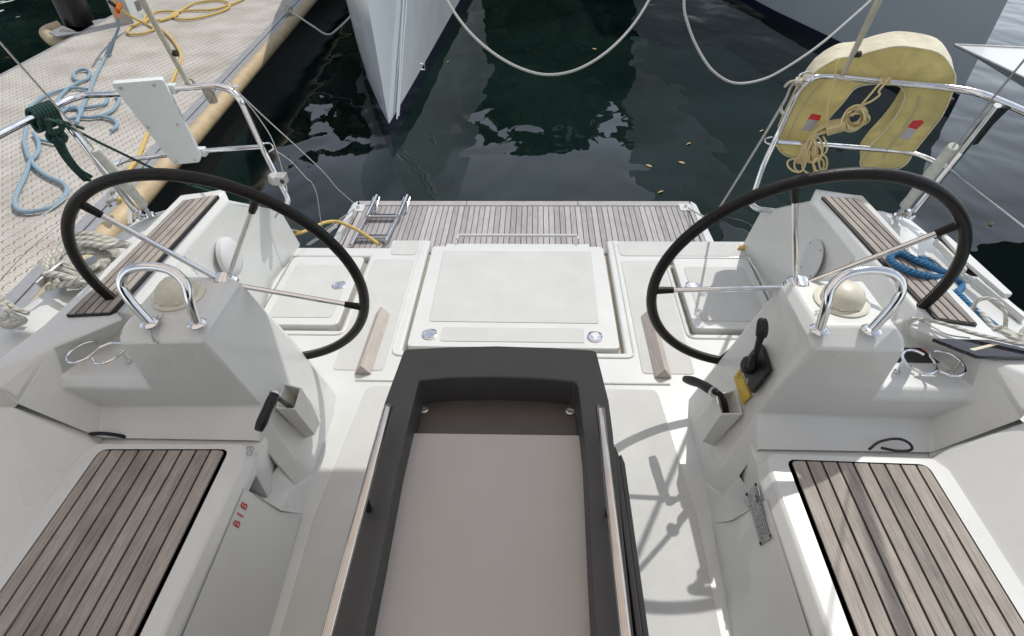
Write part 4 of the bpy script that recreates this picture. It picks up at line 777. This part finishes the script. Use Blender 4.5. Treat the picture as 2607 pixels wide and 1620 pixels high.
tag(mb.build('mooring_rope_coil', 'rgrey', None, uv=True), 'thick grey twisted mooring rope coiled over the cleat beside the dock', 'rope')
mb = MB(); q_ = on(4, .47)
for k in range(8):
    a = random.uniform(0,.6); mb.tube([q_(40+k*8,1040+k*8,.0),q_(100,1090+k*6,.03),q_(170-k*6,1120,.02),q_(110,1160-k*7,.02),q_(30,1165-k*6,.02),q_(20,1110,.01),q_(70,1080+k*5,.02)], .009, n=7, sm=5)
mb.tube([q_(-60,930,.02),q_(40,990,.02),q_(120,1050,.02),q_(195,1075,.01)], .009, n=7, sm=4).tube([q_(-40,960,.02),q_(30,1020,.02),q_(60,1100,.02)], .009, n=7, sm=4)
tag(mb.build('mooring_rope_knot', 'rgrey', None, uv=True), 'knotted cream mooring rope at the deck edge below the coiled rope', 'rope')
# twisted white rope behind the stanchion foot and grey fender lump
cord('stern_mooring_rope', [at('K',1350,1050,z=.1),at('K',1420,1130,z=.15),at('K',1450,1220,z=.2),at('K',1440,1380,z=.2),at('K',1450,1500,z=.2)], .011, 'rwhite', 'white twisted rope hanging behind the rail post foot on the dock side', n=8)
cord('stern_mooring_rope', [at('K',1230,1240,z=-.05),at('K',1220,1160,z=-.02),at('K',1300,1120,z=0),at('K',1280,1210,z=0),at('K',1200,1240,z=-.03),at('K',1230,1290,z=-.05)], .012, 'rgrey', 'grey rope wound on the dock cleat behind the stern quarter', n=8)
# green coil on the left rail
k_ = lambda x, y, z=.93, dy=0: at('K', x, y, z=z)
GC = root('green_rope_coil', k_(500,280), 'dark green rope wrapped round the guard rail with its tail hanging down', 'rope')
mb = MB(); r0 = at('K',345,300,z=.93); r1 = at('K',620,190,z=.93); ax = (r1-r0).normalized(); e1 = ax.cross(Vector((0,0,1))).normalized(); e2 = e1.cross(ax)
for k in range(7):
    c = r0.lerp(r1, .05+k*.13); mb.tube([c+ax*(.006*math.sin(a))+e1*.024*math.cos(a)+e2*.026*math.sin(a)+(e2*-.03 if math.sin(a) < -.5 else e2*0) for a in [2*math.pi*j/12 for j in range(12)]], .0085, n=7, sm=3, closed=True)
for k in range(4): mb.tube([k_(520+k*20,330,.92),k_(500+k*18,400+k*14,.88),k_(600,460+k*8,.86),k_(700-k*6,420,.88),k_(680-k*20,350-k*5,.92)], .0085, n=7, sm=4)
for k in range(6): mb.tube([k_(540+k*30,440,.86),k_(600+k*18,560,.82-.004*k),k_(690+k*14,720,.74),k_(800+k*16,860+k*4,.66),k_(940+k*14,1000-(k % 2)*40,.58)], .0085, n=7, sm=4)
mb.tube([k_(540,460,.86),k_(530,520,.84),k_(580,570,.82),k_(620,520,.84)], .0085, n=7, sm=4).tube([k_(690,470,.86),k_(735,520,.84),k_(710,570,.82),k_(650,540,.83)], .0085, n=7, sm=4)
mb.build('coil', 'rgreen', GC, uv=True)
MB().tube([k_(700,370,.90),k_(1100,580,.80),k_(1720,880,.60),k_(2100,1050,.5),k_(2400,1140,.45)], .0055, n=7).tube([k_(700,350,.90),k_(940,430,.86)], .0065, n=7).build('tail', 'rgreen', GC, uv=True)
# small hank on the left rail
mb = MB()
for k in range(6): mb.tube([at(1,1385+k*9,590,z=.93),at(1,1405+k*10,650,z=.88),at(1,1450+k*9,715-(k % 2)*12,z=.82),at(1,1430+k*8,640,z=.88),at(1,1395+k*9,600,z=.94)], .0035, n=5, sm=4)
tag(mb.build('small_line_hank', 'strap', None, uv=True), 'small hank of grey cord hanging from the guard rail above the dock edge', 'rope')
# ================================================================ HANGING MOORING ROPES
def sag(a, b, m, n=24):
    a, b, m = Vector(a), Vector(b), Vector(m); c = m*2-(a+b)/2
    return [(1-t)**2*a+2*t*(1-t)*c+t*t*b for t in [i/n for i in range(n+1)]]
o = MB().tube([at('F',*q,Y=Y_) for q, Y_ in (((1010,-110),5.2),((1062,0),4.9),((1110,70),4.7),((1170,125),4.55),((1235,162),4.5),((1300,178),4.5),((1370,166),4.5),((1440,125),4.6),((1500,65),4.8),((1545,-5),5.0),((1600,-110),5.3))], .0105, n=8, sm=6).build('hanging_mooring_rope', 'rwhite', None, uv=True)
tag(o, 'white twisted rope hanging in a loop that starts at the white bow', 'rope', 'slack ropes hanging over the water')
o = MB().tube([at('F',*q,Y=Y_) for q, Y_ in (((1640,-120),5.2),((1625,0),4.9),((1635,60),4.8),((1660,120),4.7),((1695,170),4.6),((1745,198),4.6),((1810,190),4.7),((1870,160),4.8),((1950,105),5.0),((2020,45),5.3),((2075,-5),5.6),((2180,-110),6))], .0105, n=8, sm=6).build('hanging_mooring_rope', 'rwhite', None, uv=True)
tag(o, 'white twisted rope hanging in a loop in front of the big grey hull', 'rope', 'slack ropes hanging over the water')
# ================================================================ DOCK
DR = Vector((-.110,1,0)).normalized(); DL = Vector((-1,-.110,0)).normalized(); D0 = Vector((-2.52,1.0,0))
DK = root('floating_dock', D0, 'floating dock with beige plastic tiles and a tan fender edge', 'dock')
def dp(l, w, z): p = D0+DR*l+DL*w; return Vector((p.x, p.y, z))
WD = 2.62; Ld = 11
MB().prism([dp(-4,.16,-.15),dp(Ld+4,.16,-.15),dp(Ld+4,WD-.05,-.15),dp(-4,WD-.05,-.15)], (0,0,-.08)).build('tile_deck', 'dock', DK, smooth=False)
for w0, w1, mt_ in ((.0,.062,'alu'),(.062,.078,'rubber'),(.078,.16,'alu'),(WD-.05,WD,'alu')):
    MB().prism([dp(-4,w0,-.148 if mt_ != 'rubber' else -.158),dp(Ld+4,w0,-.148 if mt_ != 'rubber' else -.158),dp(Ld+4,w1,-.148 if mt_ != 'rubber' else -.158),dp(-4,w1,-.148 if mt_ != 'rubber' else -.158)], (0,0,-.1)).build('edge_trim', mt_, DK, smooth=False)
MB().tube([dp(-4,-.03,-.215),dp(3,-.03,-.215),dp(Ld+4,-.03,-.215)], .072, n=16).build('fender_strip', 'fender', DK)
MB().prism([dp(-4,.03,-.24),dp(Ld+4,.03,-.24),dp(Ld+4,WD-.03,-.24),dp(-4,WD-.03,-.24)], (0,0,-.6)).build('float', 'pile', DK, smooth=False)
c = at(1,1985,95,z=-.13); mb = MB().lathe([(.04,0),(.02,.05)], c, n=10)
for k in range(4): mb.tube([c+Vector((.05*math.cos(a+k),.05*math.sin(a+k),.03+.018*k)) for a in [2*math.pi*j/8 for j in range(8)]], .018, n=7, sm=3, closed=True)
tag(mb.build('dock_cleat_rope', 'rgrey', None, uv=True), 'grey rope wound round the far dock cleat by the fender edge', 'rope')
cord('far_mooring_line', [c+Vector((0,0,.06)),at(1,2150,180,Y=8.2),at(1,2250,238,Y=8.0),at(1,2320,200,Y=8.0),at(1,2450,60,Y=8.2),at(1,2600,-200,Y=8.5)], .012, 'rgrey', 'slack grey line from the far dock cleat towards the left moored boat', n=8)
# piling with collar
P0 = at(1,560,225,z=-.35); PR = root('dock_piling', (P0.x-.05,P0.y+.1,-.65), 'thick black mooring piling beside the dock', 'piling')
MB().lathe([(.21,-.6),(.205,.6),(.20,2.4),(.0,2.42)], (P0.x-.08,P0.y+.16,-.65), n=36).build('pile', 'pile', PR)
MB().tube([at('E',1180,420,z=-.30),at('E',900,520,z=-.33),at('E',700,520,z=-.33),at('E',600,450,z=-.30),at('E',590,400,z=-.28),at('E',760,335,z=-.25)], .085, n=14, sm=5).build('collar_fender', 'fender', PR)
MB().prism([at('E',*q,z=-.18) for q in ((1420,215),(1230,240),(1140,260),(1200,360),(950,410),(700,450),(600,400),(780,320),(760,350),(720,400),(960,400),(1190,350),(1440,240))], (0,0,-.02)).prism([at('E',*q,z=-.17) for q in ((1240,400),(1440,250),(1660,300),(1380,400))], (0,0,-.02)).build('collar_frame', 'alu', PR, smooth=False)
# service pedestal
b0 = at('E',1665,292,z=-.15); bl = at('E',1455,330,z=-.15); br_ = at('E',1840,195,z=-.15); bk_ = bl+(br_-b0)
SP = root('power_pedestal', b0, 'white and grey shore power pedestal at the dock edge', 'power pedestal')
zz = Vector((0,0,1.15)); mb = MB(); mb.poly([b0,bl,bk_,br_,b0+zz,bl+zz,bk_+zz,br_+zz], [(0,1,5,4),(1,2,6,5),(2,3,7,6),(3,0,4,7),(4,5,6,7)]); mb.mi = [1,0,0,0,0]; mb.build('housing', ['hdpe','alu'], SP, bevel=.01)
sd = (br_-b0); nS = sd.cross(Vector((0,0,1))).normalized(); nS = nS if nS.y < 0 else -nS
MB().prism([b0+sd*.45+Vector((0,0,.10))+nS*.004,b0+sd*.8+Vector((0,0,.10))+nS*.004,b0+sd*.8+Vector((0,0,.22))+nS*.004,b0+sd*.45+Vector((0,0,.22))+nS*.004], -nS*.004).build('socket', 'ink', SP, smooth=False)
tap = at('E',1450,140,z=.28); MB().tube([tap+Vector((0,.1,.05)),tap,at('E',1455,200,z=.10)], .03, n=10).build('hose_coupling', 'orange', SP)
MB().tube([tap+Vector((-.06,.05,.12)),tap+Vector((.1,.05,.2))], .014, n=8).tube([tap+Vector((-.03,.1,.0)),tap+Vector((-.03,-.02,.1))], .02, n=8).build('tap', 'black', SP)
# hoses on the dock
hz = -.125; e_ = lambda *q: [at('E',x,y,z=hz) for x, y in q]; kk_ = lambda *q: [at('K',x,y,z=hz) for x, y in q]
mb = MB(); RH = .0155
mb.tube([at('E',1455,205,z=.08),at('E',1470,330,z=-.05)]+e_((1430,450),(1330,650),(1190,930),(1110,1130),(1040,1290),(1000,1400),(960,1480)), RH, n=8, sm=5)
mb.tube(e_((980,1010),(915,960),(930,890),(1050,862),(1115,900),(1080,980),(980,1020),(870,1080),(760,1180),(690,1290)), RH, n=8, sm=5)
mb.tube(e_((1080,1110),(950,1090),(760,1120),(560,1190),(410,1290))+kk_((330,200),(310,290),(290,430),(268,560),(290,660),(340,770),(420,690),(432,600),(410,530),(370,475)), RH, n=8, sm=5)
mb.tube(kk_((370,475),(430,540),(560,575),(620,590)), RH*.8, n=8, sm=5)
mb.tube(kk_((420,700),(340,790),(280,950),(180,1170),(170,1280),(240,1345),(400,1345),(580,1295),(710,1190),(745,1100),(690,1030),(520,950),(390,850),(330,740)), RH, n=8, sm=6)
mb.tube(kk_((1290,50),(1325,120),(1230,240),(1050,300),(900,300),(740,325)), RH, n=8, sm=5); mb.tube(kk_((1060,290),(1180,300),(1280,340),(1300,400),(1235,450)), RH, n=8, sm=5)
mb.tube(kk_((1200,90),(1150,160),(900,200),(700,200),(660,260),(760,200),(860,190),(890,260),(850,370)), RH, n=8, sm=5)
tag(mb.build('water_hose', 'hblue', None, uv=True), 'pale blue water hose lying in loops on the dock tiles', 'hose')
mb = MB(); RY = .0145; z1 = lambda *q: [at(1,x,y,z=hz) for x, y in q]
mb.tube([at('E',1330,-80,z=.5),at('E',1390,0,z=.35),at('E',1500,120,z=.15),at('E',1620,205,z=.0)]+e_((1790,290),(1890,340),(1900,370),(1750,420),(1620,425),(1580,390),(1650,320),(1800,265),(1980,250),(2130,200),(2300,95),(2420,40))+z1((1480,5),(1570,20),(1560,62),(1420,112),(1280,135),(1200,122),(1190,95),(1280,75),(1450,68),(1560,40),(1660,0),(1750,-60)), RY, n=8, sm=5)
mb.tube(e_((1810,180),(1790,240),(1800,280))+e_((1900,165),(2100,140),(2200,160),(2150,210),(1980,260)), RY, n=8, sm=5)
mb.tube(e_((1980,350),(2080,430),(2180,550),(2240,680),(2220,800),(2170,920),(2110,1060))+kk_((1760,260),(1640,490),(1560,690),(1500,800),(1440,880),(1350,1080),(1330,1230)), RY, n=8, sm=5)
tag(mb.build('shore_power_cable', 'hyel', None, uv=True), 'yellow shore power cable looped across the dock tiles', 'cable')
# ================================================================ NEIGHBOURING BOATS
def hullboat(name, stem, dirR, dirL, length, h, flare, mt, lab, cat, stripe=.22, rake=.0, group=None, extra=True, z0=WZ):
    stem = Vector((stem[0],stem[1],z0)); dR = Vector((*dirR,0)).normalized(); dL = Vector((*dirL,0)).normalized(); cl = (dR+dL).normalized()
    nR = Vector((dR.y,-dR.x,0)); nR = nR if nR.dot(dR-dL) > 0 else -nR; nL = Vector((dL.y,-dL.x,0)); nL = nL if nL.dot(dL-dR) > 0 else -nL
    B = root(name, stem, lab, cat, group)
    levels = [(-.3,-.02,-.1),(0,0,0),(stripe,.01,.02),(h*.55,flare*.45,.5),(h,flare,1.0)]
    rows = []
    for z, fl, rk in levels:
        row = []
        for side_, d, nrm in ((1,dR,nR),(-1,dL,nL)):
            r = []
            for t in (0,.015,.06,.15,.3,.5,.75,1):
                cur = nrm*fl*min(1,t*8+.05); curve = cl*length*t*.0
                p = stem+d*length*t+cur-cl*rake*rk-nrm*(t**2)*length*(.12 if side_ < 0 else .0); p.z = z0+z; r.append(p)
            row.append(r)
        rows.append(row[1][::-1]+row[0][1:])
    def shell(nm, i0, i1, mt_, off=0):
        vs = [p for r in rows[i0:i1+1] for p in r]; m_n = len(rows[0]); fs = [(a*m_n+b, a*m_n+b+1, (a+1)*m_n+b+1, (a+1)*m_n+b) for a in range(i1-i0) for b in range(m_n-1)]
        return obj(nm, vs, fs, mt_, B, smooth=True, angle=28)
    shell('bottom', 0, 1, 'navy'); shell('boot_stripe', 1, 2, 'navy'); shell('topsides', 2, 4, mt)
    top = rows[-1]; obj('deck', top, [tuple(range(len(top)))], mt, B, smooth=False)
    return B, rows
sx = at(2,400,985,z=WZ); wl = at(2,905,20,z=WZ); dv = (wl-sx)
B1, r1 = hullboat('moored_boat', (sx.x,sx.y), (dv.x,dv.y), (-.40,1), 9, 2.1, .16, 'hull', 'white boat with a dark blue waterline whose sharp bow points at the swim platform', 'boat', .20, .12)
ey = at(2,600,455,Y=6.6); MB().tube([ey+Vector((0,-.02,.03)),ey+Vector((.05,-.04,.03)),ey+Vector((.05,-.04,-.03)),ey+Vector((0,-.02,-.03))], .008, n=8).build('bow_eye', 'steel', B1)
nS_ = (at(2,905,20,z=WZ)-sx).normalized(); nP = Vector((nS_.y,-nS_.x,0)).normalized()
for qa, qb, w_ in (((438,800),(508,0),7),((428,820),(486,0),4)):
    _p = [at(2,x+dx,y,plane=(sx+nP*.03,(nP-Vector((0,0,.05))).normalized())) for x, y, dx in ((*qa,0),(*qa,w_*.5),(qb[0],-200,w_*2.5),(qb[0],-200,0))]
    MB().prism(_p, nP*.014).build('reflection_streak', 'hull', B1, bevel=.002)  # thin raised strips standing in for light streaks reflected on the bow
c1 = at(3,1950,735,z=WZ); c2 = at(3,350,0,z=WZ); dv2 = c2-c1
B2, r2_ = hullboat('moored_boat', (c1.x,c1.y), (.28,1), (dv2.x,dv2.y), 13, 2.3, .25, 'grayhull', 'large pale grey hull with a black waterline filling the corner behind the horseshoe buoy', 'boat', .13, .05)
cA = Vector((.14+dv2.normalized().x/2,1,0)).normalized(); cN = Vector((cA.y,-cA.x,0)); cb = Vector((c1.x,c1.y,0))+cA*5.2
MB().prism([cb-cN*1.1+Vector((0,0,1.6)),cb+cN*1.1+Vector((0,0,1.6)),cb+cN*1.9+cA*7+Vector((0,0,1.6)),cb-cN*1.9+cA*7+Vector((0,0,1.6))], (0,0,2.6)).build('shade_deckhouse', 'gel', B2, bevel=.15)  # out of view, added to cast shade on the water
MB().prism([cb-cN*1.2+cA*1.6+Vector((0,0,4.2)),cb+cN*1.2+cA*1.6+Vector((0,0,4.2)),cb+cN*1.6+cA*6+Vector((0,0,4.2)),cb-cN*1.6+cA*6+Vector((0,0,4.2))], (0,0,1.7)).build('shade_flybridge', 'gel', B2, bevel=.15)  # out of view too, added to lengthen the shade on the water
# pointed white boat bow at the right edge
dz = .35; q3 = lambda x, y, z: at('J', x, y, z=z)
DB = root('dinghy', q3(1665,330,dz), 'small boat with a pointed white bow reaching in beside the horseshoe buoy', 'boat')
tipp = q3(1665,328,dz); a1 = q3(2434,362,dz); a2 = q3(2434,690,dz); a1x = tipp+(a1-tipp)*3; a2x = tipp+(a2-tipp)*3; kd = Vector((.0,.0,-.55)); k1 = tipp+(q3(2434,810,-.05)-tipp)*1.0; 
kk1 = tipp+(q3(2434,800,dz-.25)-tipp)*1.0
keel_old = [tipp+Vector((.05,.0,-.06)), tipp+(a1-tipp)*.5+(a2-a1)*.45+Vector((0,0,-.42)), tipp+(a1x-tipp)*.6+(a2x-a1x)*.45+Vector((0,0,-.75))]
kx = tipp+(kk1-tipp)*3
MB().poly([tipp,a1,a1x,a2x,a2], [(0,1,2,3,4)]).build('deck', 'gel', DB, smooth=False)
MB().poly([tipp,a1,a1x,a2x,a2,kk1,kx], [(0,4,5),(4,3,6,5),(0,5,1),(1,5,6,2),(2,6,3)]).build('hull', 'grayhull', DB, angle=60)
MB().tube([a1x,a1,tipp,a2,a2x], .012, n=8).build('gunwale', 'alu', DB)
# ================================================================ AWNING OVER THE COCKPIT (above the frame; its shade falls on the table)
AW = root('awning', (0,0,2.3), 'tan canvas awning stretched over the front of the cockpit', 'awning')
MB().prism([(-2.3,-3,2.30),(1.14,-3,2.30),(1.14,-1.2,2.34),(1.14,.6,2.34),(1.14,2.55,2.30),(-2.3,2.55,2.30)], (0,0,.004)).build('canvas', 'awn', AW, smooth=False)
for yy in (-2.9,-.2,2.5): tube('bow_tube', bend([(-2.3,yy,2.28),(1.14,yy,2.28)], .1), .012, 'steel', AW)
tube('side_tube', [(1.28,-3,1.95),(1.45,.0,1.98),(1.75,2.2,2.0)], .02, 'steel', AW)
# ================================================================ LEAVES, UNSEEN TREES (added as dark reflections in the water)
for i, (zn, x, y) in enumerate(((2,1790,338),(2,785,427),(2,2390,1120),(2,2165,1142),(2,2245,1322),('N',235,1120),(6,2205,460),(1,50,398),(1,340,388),(3,125,990))):
    c = at(zn, x, y, z=WZ+.004); r = .035; a = random.uniform(0,3)
    pts = [c+Vector((r*ex*math.cos(a)-r*ey_*math.sin(a), r*ex*math.sin(a)+r*ey_*math.cos(a), .002*k)) for k, (ex, ey_) in enumerate(((-1,0),(-.4,.35),(.3,.38),(1,0),(.3,-.35),(-.4,-.3)))]
    tag(MB().prism(pts, (0,0,-.002)).build('floating_leaf', 'leaf', None, smooth=False), 'small dry leaf floating on the dark water', 'leaf', 'dry leaves floating on the water')
random.seed(3)
for i in range(24):
    x = -42+(i % 12)*7.0+(i//12)*3.5+random.uniform(-1,1); y = 27+(i//12)*4+random.uniform(-1,1); h = random.uniform(7,9.5)
    if x > 9: continue
    t = root('reflection_tree', (x,y,-.6), 'unseen leafy tree added for its dark reflection in the water', 'tree', 'unseen trees added to darken the water reflections')
    MB().tube([(x,y,-.7),(x+.2,y,h*.3),(x,y,h*.6)], lambda u: .35-.2*u, n=8).build('trunk', 'pile', t)
    mb = MB()
    for k in range(700):
        u = random.random()**.6; a = random.uniform(0,6.283); zz_ = random.uniform(-.9,1); rr = u*3.8*math.sqrt(max(.05,1-zz_**2))*random.uniform(.7,1.1)
        c = Vector((x+rr*math.cos(a), y+rr*math.sin(a), h*.55+zz_*h*.42)); s_ = random.uniform(.5,1.05); q = Vector((random.gauss(0,1),random.gauss(0,1),random.gauss(0,1))).normalized(); e1 = q.orthogonal().normalized(); e2 = q.cross(e1)
        mb.poly([c+e1*s_, c+e2*s_*.7, c-e1*s_, c-e2*s_*.6], [(0,1,2,3)])
    mb.build('crown', 'tree', t, smooth=False)
